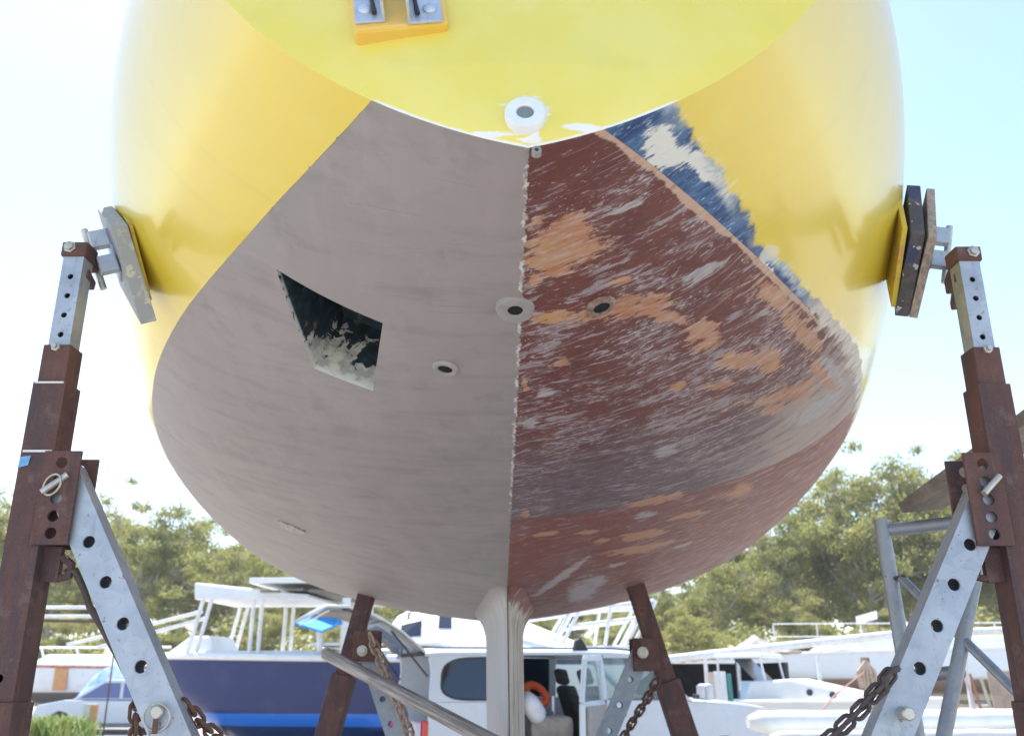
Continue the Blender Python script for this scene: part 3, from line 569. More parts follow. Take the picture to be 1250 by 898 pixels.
CHAINR = simple('rusty_chain_steel', (.16, .075, .045), (.09, .05, .04), .8, scale=60, bump=.4)
CHAIND = simple('dark_chain_steel', (.06, .05, .05), (.10, .07, .06), .7, scale=60, bump=.4)
PINM = simple('zinc_pin', (.55, .53, .48), (.42, .38, .32), .4, .6, scale=20)
WPAINT = simple('white_paint_mark', (.72, .70, .68), None, .8)
def jack_stand(sd_, label):
    X = -1.285 if sd_ < 0 else 1.35; Y = 2.43 if sd_ < 0 else 2.45
    root = thing('boat_stand', label, 'boat stand', (X, Y, 0))
    lean = .012 * sd_
    def q(z, dx=0, dy=0): return Vector((X + sd_ * 0 + dx + lean * (1.17 - z) * 0, Y + dy, H + z))
    zt = 1.165 if sd_ < 0 else 1.16
    # telescopic post: galvanised inner tube, rusty collar, rusty outer tube
    inn = MB().holed(q(.78), q(zt), (1, 0, 0), .060, .060, [.13, .19, .25, .31], .0085); inn.build('inner_tube', GALV, root)
    col = MB().box(q(.80), (.078, .078, .155)); col.build('collar', RUST, root, bevel=.004)
    b = MB().lathe(q(.868, 0, -.039), (0, -1, 0), [(.013, 0), (.013, .009), (.008, .010), (.008, .02)], 6); b.build('locking_bolt', PINM, root)
    out = MB().holed(q(-H + .12), q(.765), (1, 0, 0), .090, .090, [2.265, H - .12 + .0 - .205 + .19 - .0], .0105); out.build('outer_tube', RUST, root, bevel=.003)
    if sd_ < 0: MB().box(q(.762, 0, -.0465), (.08, .003, .005)).build('paint_mark', WPAINT, root); MB().box(q(.567, 0, -.0465), (.078, .003, .006)).build('paint_mark', WPAINT, root)
    lower = MB().box(q(-.62, -.03 * 0, 0), (.104, .104, 1.10)); lower.build('lower_sleeve', RUST, root, bevel=.004)
    # head: rusty arm and swivel plates holding the pad
    c, n_ = hull_point(*((1.08, -1.32) if sd_ < 0 else (1.16, 1.42))); n_ = (Vector((n_.x - .06, n_.y + .10, n_.z * .75)) if sd_ < 0 else Vector((n_.x, n_.y + .22, n_.z * .45))).normalized(); c = c + Vector((0, 0, .02 if sd_ > 0 else .03))
    tx = Vector((0, 0, 1)).cross(n_).normalized(); tz = n_.cross(tx).normalized()
    if tz.z < 0: tz = -tz
    if tx.y > 0: tx = -tx                                         # tx points back towards the stern
    h0 = q(zt + .012)
    m = MB(); m.box(h0, (.076, .074, .046)); end = c + n_ * (.125 if sd_ < 0 else .175); m.bar(h0 + Vector((0, 0, .0)), Vector((end.x, end.y, h0.z - .01)), .05, .045, (0, 0, 1)); m.bar(h0 + Vector((-sd_ * .02, 0, -.06)), Vector((end.x, end.y, h0.z - .075)), .03, .03, (0, 0, 1))
    m.build('swivel_arm', RUST, root, bevel=.005)
    b = MB().lathe(h0 + Vector((sd_ * .012, -.037, .004)), (0, -1, 0), [(.017, 0), (.019, .004), (.013, .005), (.013, .013), (.004, .014)], 6); b.build('swivel_bolt', PINM, root)
    m = MB(); e0 = c + n_ * (.099 if sd_ < 0 else .146)
    rot = Matrix((tx, n_, tz)).transposed()
    for dz in (.045, -.045): m.box(e0 + tz * dz + tx * (.03 if dz > 0 else .045), (.032, .055, .055), rot)
    m.box(e0 + n_ * -.027, (.085, .012, .15), rot); m.build('swivel_bracket', GALV, root, bevel=.004)
    MB().tube([e0 - tz * .10 + n_ * .03, e0 + tz * .10 + n_ * .03], .011, 10).build('hinge_pin', PINM, root, smooth=True)
    # boards between head and hull: diamonds on their corner
    def board(name, lo, th, up, dn, fw, mat, label=None, tilt=0.0, roll=0.0, shift=(0, 0)):
        nn = (n_ + tz * tilt).normalized(); t1 = tx; t2 = nn.cross(t1).normalized(); t2 = t2 if t2.z > 0 else -t2
        ca, sa = math.cos(roll), math.sin(roll); u1 = t1 * ca + t2 * sa; u2 = t2 * ca - t1 * sa
        o_ = c + n_ * lo + t1 * shift[0] + t2 * shift[1]
        poly = [o_ + u2 * up, o_ + u1 * fw, o_ - u2 * dn, o_ - u1 * fw]
        o = MB().prism(poly, nn * th).build(name, mat, None if label else root, bevel=.0025)
        if label: tag(o, label, 'board')
        return o
    if sd_ < 0:
        board('packing_board', .006, .012, .20, .19, .125, YPLY, 'thin yellow painted board between the hull and the left stand pad', .03, .22, (0, .0))
        board('pad_plate', .022, .046, .205, .26, .145, PADL, None, .0, .26, (.0, -.01))
    else:
        board('packing_board', .008, .016, .235, .21, .16, YPLY, 'thin yellow edged board against the right side of the hull', .10, -.1, (0, .01))
        board('packing_board', .036, .042, .225, .225, .15, PADR, 'thick dark board with peeling paint between the right stand and hull', .03, -.12)
        board('pad_plate', .088, .026, .22, .225, .15, PLY, None, -.01, -.12)
    # twin gusset plates with adjusting holes, bracing strut pinned between them
    gx = -sd_ * .050
    for dy in (-.052, .052):
        a, b = q(.315, gx - sd_ * .026, dy), q(.565, gx - sd_ * .026, dy)
        m = MB().holed(a + Vector((-sd_ * 0, 0, 0)), b, (1, 0, 0), .098, .009, [.03, .075, .122, .170, .218], .0155, hollow=False)
        m.build('gusset_plate', RUST, root, bevel=.002)
    if sd_ < 0: top, bot = at(79, 578, 2.43), at(213, 898, 2.40)
    else: top, bot = at(1212, 582, 2.45), at(1083, 898, 2.42)
    dv = (bot - top).normalized(); L = (bot.z - .1) / -dv.z
    foot = top + dv * L
    h0_ = .222; hl = [h0_ + .1205 * k for k in range(4)] + [h0_ + .1205 * k for k in range(5, 10)]
    strut = MB().holed(top, foot, (1, 0, 0), .092, .066, hl, .0155); so_ = strut.build('strut', GALV, root, bevel=.0025)
    pc = top + dv * (h0_ + .1205 * 4) + Vector((0, -.033, 0))
    MB().lathe(pc + Vector((0, .0, 0)), (0, -1, 0), [(.016, 0), (.016, .018 if sd_ < 0 else .04), (.013, .021 if sd_ < 0 else .043)], 20).build('strut_pin', PINM, root, smooth=True)
    if sd_ < 0:
        ring = [pc + Vector((.032 * math.cos(a), -.012 - .006 * math.sin(a), -.012 + .032 * math.sin(a))) for a in np.linspace(0, 2 * math.pi, 20, endpoint=False)]
        MB().tube(ring, .0022, 6, closed=True).build('pin_ring', PINM, root, smooth=True)
        MB().bar(pc + Vector((0, -.016, -.005)), pc + Vector((0, -.016, -.05)), .014, .004).build('pin_tongue', CHAINR, root, bevel=.002)
    g = q(.47, gx - sd_ * .018, -.058)
    MB().tube([g + Vector((.03, 0, .03)), g + Vector((-.026, -.012, -.02))], .009, 10).build('gusset_pin', PINM, root, smooth=True)
    if sd_ < 0:
        ring = [g + Vector((.026 * math.cos(a) + .004 * math.sin(a), -.014 - .008 * math.cos(a), .028 * math.sin(a))) for a in np.linspace(0, 2 * math.pi, 18, endpoint=False)]
        MB().tube(ring, .0028, 6, closed=True).build('pin_ring', PINM, root, smooth=True)
        t_ = q(.52, -.044, -.0465); MB().prism([t_, t_ + Vector((.026, 0, .008)), t_ + Vector((.03, 0, .034)), t_ + Vector((.002, 0, .03))], (0, -.003, 0)).build('blue_tape', simple('blue_tape', (.10, .30, .55), (.3, .5, .7), .5, scale=30), root)
    # lug with hook, and the base beam on the ground
    z0 = .27
    m = MB(); m.box(q(z0, -sd_ * .065, 0), (.05, .02, .09)); m.tube([q(z0 + .02, -sd_ * .09), q(z0 + .0, -sd_ * .118), q(z0 - .03, -sd_ * .115), q(z0 - .035, -sd_ * .09)], .011, 8); m.build('chain_lug', RUST, root, smooth=True)
    m = MB(); k = [q(z0 - .02, -sd_ * .105), q(z0 - .015, -sd_ * .128), q(z0 - .06, -sd_ * .15, .02), q(z0 - .105, -sd_ * .165, .035), q(z0 - .15, -sd_ * .20, .05), q(z0 - .22, -sd_ * .245, .06), q(z0 - .36, -sd_ * .33, .07)]
    m.tube(k, [.009, .010, .009, .009, .014, .013, .010], 8); m.build('hook_rod', CHAIND, root, smooth=True)
    m = MB(); m.box((X - sd_ * .3, Y, .07), (.95, .12, .12)); m.box((foot.x, foot.y, .1), (.25, .16, .06)); m.build('base_beam', RUST, root, bevel=.005)
    return root, q, top, dv
def paint_layers(name, base, cols, edge=.55):
    n = NT(name); o = n.obj(); f = n.noise(o, 18, 5, .65); g = n.noise(o, 9, 4, .6); c = base
    c = n.mix(n.step(f, edge, edge + .04), c, cols[0]); c = n.mix(n.step(g, .58, .61), c, cols[1]); h = n.noise(o, 30, 4); c = n.mix(n.step(h, .64, .67), c, cols[2]); n.out(c, .75); n.bump(f, .3, .004); return n.m
PADL = paint_layers('worn_pad_paint', (.31, .32, .32), ((.40, .40, .39), (.25, .25, .24), (.50, .48, .42)))
PADR = paint_layers('dark_board_paint', (.075, .068, .075), ((.10, .09, .09), (.05, .06, .12), (.45, .42, .45)), .5)
YPLY = paint_layers('yellow_painted_board', (.62, .47, .06), ((.60, .44, .07), (.58, .34, .10), (.5, .3, .12)), .5)
PLY = wood_mat('weathered_plywood', (.44, .36, .30), (.25, .20, .17), (60, 60, 3), 1.2)
ls, ql, tl, dl = jack_stand(-1, 'rusty boat stand with galvanised strut under the grey side of the yacht')
rs, qr, tr_, dr_ = jack_stand(1, 'rusty boat stand with galvanised strut and stacked boards under the scraped red side')
# chains on the near stands
chain('chain', [at(168, 840, 2.5), at(165, 872, 2.5), at(166, 960, 2.5)], .052, .0105, CHAINR, 'short rusty chain hanging straight down behind the left galvanised strut')
chain('chain', [at(224, 852, 2.42), at(243, 880, 2.44), at(272, 905, 2.48), at(330, 935, 2.55), at(420, 955, 2.7)], .052, .0105, CHAINR, 'rusty chain running right from the foot of the left galvanised strut')
chain('chain', [at(1090, 818, 2.37), at(1076, 836, 2.36), at(1050, 866, 2.36), at(1010, 904, 2.36), at(940, 950, 2.4)], .05, .0115, CHAIND, 'dark chain running down from the right galvanised strut')
MB().tube([at(1100, 815, 2.42), at(1088, 818, 2.36), at(1080, 828, 2.345), at(1082, 842, 2.35), at(1074, 848, 2.36)], .0085, 8).build('chain_hook', CHAIND, None, smooth=True)
tag(bpy.data.objects['chain_hook'], 'dark bent chain hook holding the chain on the right strut', 'hook')

# ---- far stands
def far_stand(sd_, label):
    if sd_ < 0: P = [at(447, 728, 5.9), at(425, 806, 5.8), at(395, 915, 5.75)]; st = [at(447, 790, 5.76), at(483, 898, 5.72)]; bolt = at(443, 794, 5.70); gp = at(449, 782, 5.76)
    else: P = [at(776, 716, 5.5), at(800, 790, 5.5), at(838, 905, 5.5)]; st = [at(783, 795, 5.44), at(740, 898, 5.42)]; bolt = at(784, 796, 5.38); gp = at(786, 792, 5.46)
    base = P[2] + (P[2] - P[1]).normalized() * ((P[2].z - .05) / max(.2, (P[1] - P[2]).normalized().z))
    root = thing('boat_stand', label, 'boat stand', (base.x, base.y, 0))
    ax = (P[2] - P[0]).normalized(); topp = P[0] - ax * .12
    MB().bar(topp, P[0] + ax * 1.1, .10, .10).build('inner_tube', RUST, root, bevel=.004)
    s0 = (828 - 728) / (915 - 728); sl = lerp(P[0], P[2], s0 if sd_ < 0 else .62)
    MB().bar(sl, base, .135, .135).build('outer_tube', RUST, root, bevel=.005)
    nrm = Vector((0, -1, 0))
    for dy in (-.07, .07): MB().bar(gp + Vector((0, dy, -.12)), gp + Vector((-sd_ * .0, dy, .06)), .15, .012).build('gusset_plate', RUST, root, bevel=.003)
    MB().lathe(bolt + Vector((0, -.02, 0)), (0, -1, 0), [(.032, 0), (.032, .008), (.022, .009), (.022, .03), (.01, .032)], 12).build('bolt', PINM, root, smooth=True)
    dv = (st[1] - st[0]).normalized(); L = (st[0].z - .08) / -dv.z
    MB().holed(st[0], st[0] + dv * L, (1, 0, 0), .105, .06, [.17 + .15 * k for k in range(8)], .016).build('strut', GALVD, root, bevel=.003)
    m = MB(); m.box((base.x - sd_ * .2, base.y, .06), (1.0, .15, .1)); m.build('base_beam', RUST, root, bevel=.005)
    m = MB(); cpt = topp; m.box(topp + Vector((0, 0, .02)), (.28, .28, .05)); m.build('pad_plate', PADR, root, bevel=.005)
    return root
far_stand(-1, 'rusty boat stand farther forward, behind the weathered leaning pole')
far_stand(1, 'rusty boat stand farther forward, in front of the car windscreen')
CHAINL = simple('painted_sunlit_chain', (.42, .30, .24), (.30, .20, .15), .75, scale=40)  # rusty chain with sunlight put into its paler base colour
chain('chain', [at(451, 772, 5.66), at(462, 800, 5.64), at(472, 824, 5.62), at(488, 862, 5.6), at(498, 890, 5.6), at(512, 925, 5.6)], .085, .017, CHAINL, 'rusty chain, painted pale for sunlight, hanging on the far left stand beside its strut')
chain('chain', [at(803, 828, 5.42), at(788, 856, 5.4), at(775, 876, 5.4), at(764, 895, 5.4), at(745, 925, 5.4)], .07, .014, CHAINR, 'thin rusty chain below the far right stand in front of the car door')
# weathered pole leaning on the far left stand
POLE = wood_mat('weathered_pole', (.42, .38, .34), (.22, .19, .17), (3, 3, 3), 6)
a, b = at(397, 797, 5.62), at(590, 899, 4.46); dv = (b - a).normalized(); L = (a.z - .045) / -dv.z
m = MB().tube([a, a + dv * .02, a + dv * L * .5, a + dv * L], [.030, .036, .036, .036], 14)
n = NT('split_grey_timber'); o_ = n.obj(); rx = n.new('ShaderNodeMapping'); n.put(rx.inputs[0], o_); rx.inputs[2].default_value = (0, math.asin(-dv.z), math.atan2(dv.y, dv.x)); rx.vector_type = 'TEXTURE'; rx.inputs[3].default_value = (1, .04, .04)
f = n.noise(rx.outputs[0], 2.6, 6, .7); n.out(n.mix(n.step(f, .35, .62), (.40, .36, .33), (.17, .145, .13)), .85); n.bump(f, .6, .006)
tag(m.build('timber_pole', n.m, None, smooth=True), 'weathered grey timber pole leaning across the far left boat stand', 'pole')

# ---- keel blocks
BLK = wood_mat('old_timber_block', (.30, .22, .15), (.18, .13, .09))
kp = yp(0, 3.9, 0)
for i, dy in enumerate((-.55, .55)):
    o = MB().box((kp.x, kp.y + dy, .1), (.6, .25, .2)).build('keel_block', BLK, None, bevel=.01)
    tag(o, ('timber block on the gravel under the rear end of the keel', 'timber block on the gravel under the front end of the keel')[i], 'timber block')

# ---- scaffold trestle with a plank, behind the right stand
def scaffold():
    Y = 3.35; r = .0235
    root = thing('pipe_trestle', 'galvanised pipe scaffold frame standing behind the right boat stand', 'scaffold', (at(1110, 898, Y).x + .3, Y, 0))
    A = at(1075, 634, Y); A2 = at(1103, 800, Y); dA = (A2 - A).normalized(); fA = A + dA * (A.z / -dA.z)
    MB().tube([A, fA], r + .003, 14).build('upright', GALVD, root, smooth=True)
    Bt = at(1200, 655, 3.1); B2 = at(1152, 898, 3.1); dB = (B2 - Bt).normalized(); fB = Bt + dB * (Bt.z / -dB.z)
    MB().tube([Bt - dB * .35, fB], r, 14).build('upright', GALVD, root, smooth=True)
    c0 = at(1083, 647, Y); c1 = at(1300, 622, 3.05); MB().tube([c0, c1], r, 14).build('ledger', GALVD, root, smooth=True)
    c0 = at(1100, 826, Y + .01); c1 = at(1330, 812, 3.1); MB().tube([at(1125, 824, Y), at(1172, 820, 3.16)], r, 14).build('ledger', GALVD, root, smooth=True)
    MB().tube([at(1100, 705, Y - .03), at(1255, 858, 2.9), at(1330, 930, 2.7)], .016, 12).build('brace', GALVD, root, smooth=True)
    MB().tube([at(1091, 706, Y - .02), at(1106, 703, Y - .05)], .008, 8).build('brace_pin', CHAIND, root, smooth=True)
    Cx = at(1330, 600, 2.9); MB().tube([Vector((Cx.x, Cx.y, Cx.z)), Vector((Cx.x + .02, Cx.y, 0))], r, 14).build('upright', GALVD, root, smooth=True)
    return root
scaffold()
pa, pb = at(1124, 618, 3.33), at(1330, 470, 2.55)
tag(MB().bar(pa, pb, .19, .04, (.75, .62, 0)).build('scaffold_plank', wood_mat('grey_plank', (.26, .22, .18), (.16, .135, .11), (3, 3, 3), 5), None, bevel=.004), 'grey timber plank lying on the scaffold frame behind the right stand', 'plank')
# ================================================================== TREES
def leaf_mat():
    n = NT('gum_leaves'); a = n.attr('tint').outputs['Fac']; f = n.noise(n.obj(), .5, 3)
    c = n.mix(a, (.175, .20, .078), (.36, .335, .14)); c = n.mix(n.mul(n.step(f, .5, .65), .35), c, (.25, .19, .08))
    n.out(c, .55, 0, spec=.4); t = n.new('ShaderNodeBsdfTranslucent'); n.put(t.inputs[0], n.mix(.6, c, (.46, .46, .11)))
    ms = n.new('ShaderNodeMixShader'); ms.inputs[0].default_value = .5; out = n.t.nodes['Material Output']
    n.t.links.new(n.b.outputs[0], ms.inputs[1]); n.t.links.new(t.outputs[0], ms.inputs[2]); n.t.links.new(ms.outputs[0], out.inputs[0]); return n.m
LEAF = leaf_mat(); BARK = simple('pale_gum_bark', (.50, .45, .39), (.32, .27, .22), .85, scale=2, streak=(3, 3, .6))
def leaf_clumps(clumps, per, size, rng):
    vs = []; tint = []
    for c, rad, tn in clumps:
        k = int(per * rad ** 1.6); d = rng.normal(size=(k, 3)); d /= np.linalg.norm(d, axis=1)[:, None]; r = rad * rng.uniform(.0, 1.1, (k, 1)) ** .75
        p = np.array(c) + d * r * np.array([1, 1, .62]); p[:, 2] -= .1 * rad * (np.hypot(d[:, 0], d[:, 1]) ** 2)
        ax = rng.normal(size=(k, 3)) + np.array([0, 0, -1.4]); ax /= np.linalg.norm(ax, axis=1)[:, None]
        sx = np.cross(ax, rng.normal(size=(k, 3))); sx /= np.linalg.norm(sx, axis=1)[:, None]
        L = size * rng.uniform(.7, 1.4, (k, 1)); W = L * rng.uniform(.22, .42, (k, 1))
        vs.append(np.stack([p, p + ax * L * .5 + sx * W, p + ax * L, p + ax * L * .5 - sx * W], 1)); tint += list(np.repeat(np.clip(tn + rng.normal(0, .16, k), 0, 1), 4))
    return np.concatenate(vs).reshape(-1, 3), np.array(tint)
def crown_mesh(name, clumps, per, size, rng):
    v, t = leaf_clumps(clumps, per * .62, size * .95, rng); k = len(v) // 4
    me = bpy.data.meshes.new(name); me.vertices.add(len(v)); me.vertices.foreach_set('co', v.ravel()); me.loops.add(len(v)); me.loops.foreach_set('vertex_index', np.arange(len(v)))
    me.polygons.add(k); me.polygons.foreach_set('loop_start', np.arange(k) * 4); me.polygons.foreach_set('loop_total', np.full(k, 4)); me.update()
    me.attributes.new('tint', 'FLOAT', 'POINT').data.foreach_set('value', t); me.materials.append(LEAF); return me
def gum_tree(seed):
    "12 m gum: forked pale trunk, leaf clumps on the limb ends"
    rng = np.random.default_rng(seed); tb = MB(); clumps = []
    lean = rng.normal(0, .06, 2); top = Vector((lean[0] * 6, lean[1] * 6, 7.2))
    stem = [Vector((0, 0, 0)), Vector((lean[0] * 1.5 + rng.normal(0, .08), lean[1] * 1.5, 2.2)), Vector((lean[0] * 3.6, lean[1] * 3.6 + rng.normal(0, .1), 4.4)), top]
    tb.tube(stem, [.19, .15, .12, .09], 8)
    for k in range(11):
        t = rng.uniform(.42, 1); b = lerp(stem[1], top, t); a = rng.uniform(0, 2 * math.pi) + k * 2.4; rch = rng.uniform(1.0, 3.0) * (1.15 - .25 * t); zt = rng.uniform(1.2, 5.0) * (.5 + .6 * t)
        e = b + Vector((math.cos(a) * rch, math.sin(a) * rch, zt)); m_ = lerp(b, e, .5) + Vector((math.cos(a) * .3, math.sin(a) * .3, -.2)); tb.tube([b, m_, e], [.075, .05, .022], 6)
        for q in range(5):
            o = Vector(rng.normal(0, 1.0, 3)); r_ = rng.uniform(.5, 1.15); clumps.append((tuple(e + o), r_, rng.uniform(.25, .85)))
            tb.tube([lerp(m_, e, .7), e + o], [.03, .012], 5)
        if rng.random() < .6: clumps.append((tuple(m_ + Vector(rng.normal(0, .5, 3))), rng.uniform(.45, .9), rng.uniform(.1, .6)))
    e = top + Vector((lean[0] * 5, lean[1] * 5, 4.0)); tb.tube([top, e], [.09, .02], 6)
    for q in range(11): clumps.append((tuple(lerp(top, e, .2 + .08 * q) + Vector(rng.normal(0, .7, 3))), rng.uniform(.5, 1.0), rng.uniform(.4, .9)))
    return tb, crown_mesh('crown', clumps, 620, .165, rng)
def bush(seed):
    rng = np.random.default_rng(seed); tb = MB(); clumps = []
    for k in range(7):
        a = rng.uniform(0, 6.28); r_ = rng.uniform(.2, 1.2); e = Vector((math.cos(a) * r_, math.sin(a) * r_, rng.uniform(.8, 3.2))); tb.tube([(0, 0, 0), lerp(Vector(), e, .5) + Vector((.1, 0, .15)), e], [.06, .04, .015], 5)
        for q in range(2): clumps.append((tuple(e + Vector(rng.normal(0, .35, 3))), rng.uniform(.5, .95), rng.uniform(0, .7)))
    return tb, crown_mesh('crown', clumps, 600, .15, rng)
protos = [gum_tree(20 + k) for k in range(6)]; bprotos = [bush(60 + k) for k in range(3)]
trunk_me = {}
def place_tree(kind, i, name, label, group, loc, sc, rz):
    tb, cr = (protos if kind == 0 else bprotos)[i]; root = thing(name, label, 'tree' if kind == 0 else 'shrub', loc, group); root.rotation_euler.z = rz; root.scale = (sc[0], sc[0], sc[1])
    if (kind, i) not in trunk_me:
        o = MB(); o.v = [v.copy() for v in tb.v]; o.f = list(tb.f); ob = o.build('trunk', BARK, None, smooth=True); trunk_me[(kind, i)] = ob.data; ob.parent = root
    else:
        ob = bpy.data.objects.new('trunk', trunk_me[(kind, i)]); COL.objects.link(ob); ob.parent = root
    c = bpy.data.objects.new('crown', cr); COL.objects.link(c); c.parent = root
rng = np.random.default_rng(5)
TR = [(-45, 600, 60), (-5, 585, 62), (35, 625, 66), (75, 655, 60), (112, 640, 72), (140, 640, 62), (182, 612, 58), (218, 616, 66), (250, 640, 60), (292, 648, 56), (318, 652, 68), (352, 668, 60), (390, 690, 58), (425, 700, 64), (470, 705, 58),
      (560, 705, 60), (640, 700, 62), (700, 705, 58), (745, 700, 66), (785, 700, 60), (812, 690, 56), (850, 668, 62), (882, 672, 58), (915, 640, 66), (940, 622, 58), (968, 596, 62), (998, 590, 70), (1018, 556, 60), (1052, 596, 57), (1085, 592, 66), (1108, 570, 60), (1135, 542, 58), (1165, 566, 64), (1195, 560, 58), (1225, 545, 62), (1262, 530, 58), (1300, 540, 64)]
SPECIAL = {6: 'tall rounded gum tree, highest of those between the left stand and the hull', 27: 'tall gum tree rising highest beside the right edge of the red hull bottom', 31: 'tall airy gum tree, highest of those left of the right stand', 1: 'tall gum tree seen at the left edge of the photo behind the left stand', 19: 'dark gum tree directly behind the far right rusty stand'}
TR += [(-70 + 47 * k + 13 * (k % 3), 600 + 70 * (1 - abs(k - 15) / 15) ** .8 + 14 * (k % 4), 78 + 3 * (k % 3)) for k in range(31)]
for k, (u, v, Y) in enumerate(TR):
    p = at(u, v, Y); h = p.z; i = k % 6
    lab = SPECIAL.get(k, 'pale green gum tree in the wood along the back of the boatyard')
    place_tree(0, i, 'gum_tree', lab, None if k in SPECIAL else 'gum trees behind the boatyard', (p.x, p.y, 0), (h / 12 * rng.uniform(.85, 1.15), h / 12.7), rng.uniform(0, 6.28))
for k in range(26):
    u = -60 + k * 54 + rng.uniform(-15, 15); Y = rng.uniform(44, 54); p = at(u, rng.uniform(735, 770), Y)
    place_tree(0 if k % 2 else 1, (k * 5) % (6 if k % 2 else 3), 'gum_sapling' if k % 2 else 'shrub', 'low bushy gum sapling at the foot of the wood behind the yard' if k % 2 else 'rounded green shrub at the foot of the wood behind the yard', 'saplings at the foot of the wood' if k % 2 else 'shrubs at the foot of the wood', (p.x, p.y, 0), (p.z / (11.6 if k % 2 else 3.9) * 1.5, p.z / (11.6 if k % 2 else 3.9)), rng.uniform(0, 6.28))
# strip of green weeds on the left, beyond the yard
def weeds(x0, x1, y0, y1, k, h, name, label):
    rg = np.random.default_rng(3); m = MB(); cl = [(rg.uniform(x0, x1), rg.uniform(y0, y1)) for _ in range(26)]
    for _ in range(k):
        c = cl[rg.integers(len(cl))]; b = Vector((c[0] + rg.normal(0, .25), c[1] + rg.normal(0, .2), 0)); a = rg.uniform(0, 6.28); d = Vector((math.cos(a), math.sin(a), 0)); hh = h * rg.uniform(.4, 1.15); q = Vector((-d.y, d.x, 0)) * .022
        m.add([b - q, b + q, b + d * hh * .25 + q * .8 + Vector((0, 0, hh * .65)), b + d * hh * .25 - q * .8 + Vector((0, 0, hh * .65)), b + d * hh * .55 + Vector((0, 0, hh))], [(0, 1, 2, 3), (3, 2, 4)])
    tag(m.build(name, WEED, None, normals=False), label, 'weeds', kind='stuff')
WEED = simple('green_weeds', (.24, .34, .06), (.34, .36, .12), .6, scale=1.5)
weeds(-13.6, -10.2, 22.2, 24.2, 5200, .58, 'weeds', 'bright green weeds growing in front of the small white car')
weeds(9.0, 12.5, 15.5, 18.5, 2500, .4, 'weeds', 'green weeds growing beyond the white masts on the right')

# ================================================================== BACKGROUND BOATS, SHED, CAR
def frame(o, yaw, back=False):
    c, s = math.cos(yaw), math.sin(yaw); o = Vector(o)
    return lambda x, y, z: Vector((o.x + x * c - y * s, o.y + x * s + y * c, o.z + z))
def band_mat(name, bands, rough=.3, dirt=.15):
    "paint in horizontal bands: list of (height, colour) from the bottom up"
    n = NT(name); o = n.obj(); z = n.sep(o)[2]; f = n.noise(o, 3, 5, .6); c = bands[0][1]
    for h, col in bands[1:]: c = n.mix(n.step(n.add(z, n.mul(n.sub(n.noise(o, 9, 3), .5), .015)), h - .006, h + .006), c, col)
    c = n.mix(n.mul(n.step(f, .5, .75), dirt), c, (.30, .27, .24)); n.out(c, rough); return n.m
def hull_shape(fr, L, B, z0, zs, rise=.25, full=.45, chine=.45, tr=.92):
    rows = []
    for k in range(23):
        t = k / 22; b = B / 2 * (tr + (1 - tr) * min(1, t / .3)) * (1 if t < full else math.sqrt(max(0, 1 - ((t - full) / (1 - full)) ** 2.4))) + .01
        zk = z0 + (zs - z0) * .75 * max(0, (t - .6) / .4) ** 2.2; zz = zs + rise * t * t; zc = zk + (zz - zk) * (chine * (.7 + .5 * t))
        rk = L * t + (zz - zk) * 0
        half = [(0, zk), (b * .5, lerp(zk, zc, .35)), (b * .86, lerp(zk, zc, .8)), (b * .93, zc + (zz - zc) * .1), (b * .97, lerp(zc, zz, .5)), (b, zz)]
        ov = .10 * L * max(0, (t - .7) / .3) ** 2
        P = lambda y, z: fr(L * .93 * t + ov * (z - z0) / (zz - z0), y, z)
        rows.append([P(-y, z) for y, z in half[::-1]] + [P(y, z) for y, z in half[1:]])
    m = MB().grid(rows); m.f.append(tuple(range(11)))
    deck = MB().grid([[lerp(r[0], r[-1], q / 4) + Vector((0, 0, -.02 + .05 * (1 - (q / 2 - 1) ** 2))) for q in range(5)] for r in rows])
    rail = [r[0] for r in rows] + [r[-1] for r in rows[::-1]]
    return m, deck, rail
def side_prism(fr, pts, y, th): return MB().prism([fr(x, y, z) for x, z in pts], fr(0, th, 0) - fr(0, 0, 0))
# ---- blue launch with a white hardtop
fr = frame((at(560, 800, 15.6).x, 15.8, 0), math.pi - .06)
bl = thing('blue_launch', 'navy blue launch with bright blue waterline and white hardtop, ashore behind the car', 'boat', fr(2, 0, 0))
m, dk_, rl = hull_shape(fr, 5.15, 2.1, .35, 1.80, .06, .66, .42)
m.build('hull', band_mat('navy_hull', [(0, (.012, .035, .13)), (.80, (.02, .16, .62)), (.99, (.006, .022, .115))], .3, .06), bl, smooth=True)
dk_.build('deck', WHITE, bl, smooth=True); MB().tube(rl, .055, 8).build('gunwale', WHITE, bl, smooth=True)
def bx(fr, x0, x1, y0, y1, z0, z1, ins=0.0, insf=None):
    f2 = ins if insf is None else insf
    return MB().hexa([fr(x0, y0, z0), fr(x1, y0, z0), fr(x1, y1, z0), fr(x0, y1, z0)], [fr(x0 + ins, y0 + ins, z1), fr(x1 - f2, y0 + ins, z1), fr(x1 - f2, y1 - ins, z1), fr(x0 + ins, y1 - ins, z1)])
bx(fr, .3, 4.4, -.8, .8, 1.78, 1.93, .06).build('cockpit_coaming', WHITE, bl, bevel=.03)
bx(fr, 3.95, 4.75, -.6, .6, 1.90, 2.17, .10, .32).build('foredeck_hatch', WHITE, bl, bevel=.04)
bx(fr, .2, 2.3, -.9, .9, 2.05, 2.0, .0).build('engine_cover', WHITE, bl, bevel=.01)
tp = MB(); hexb = [fr(2.35, -.95, 2.72), fr(4.25, -.95, 2.72), fr(4.25, .95, 2.72), fr(2.35, .95, 2.72)]; tp.hexa(hexb, [fr(2.35, -.9, 2.80), fr(4.3, -.9, 3.0), fr(4.3, .9, 3.0), fr(2.35, .9, 2.80)])
tp.build('hardtop', WHITE, bl, bevel=.03)
bx(fr, 2.0, 3.35, -1.0, 1.0, 2.97, 3.06, .0).build('roof_panel', WHITE, bl, bevel=.01)
lou = MB()
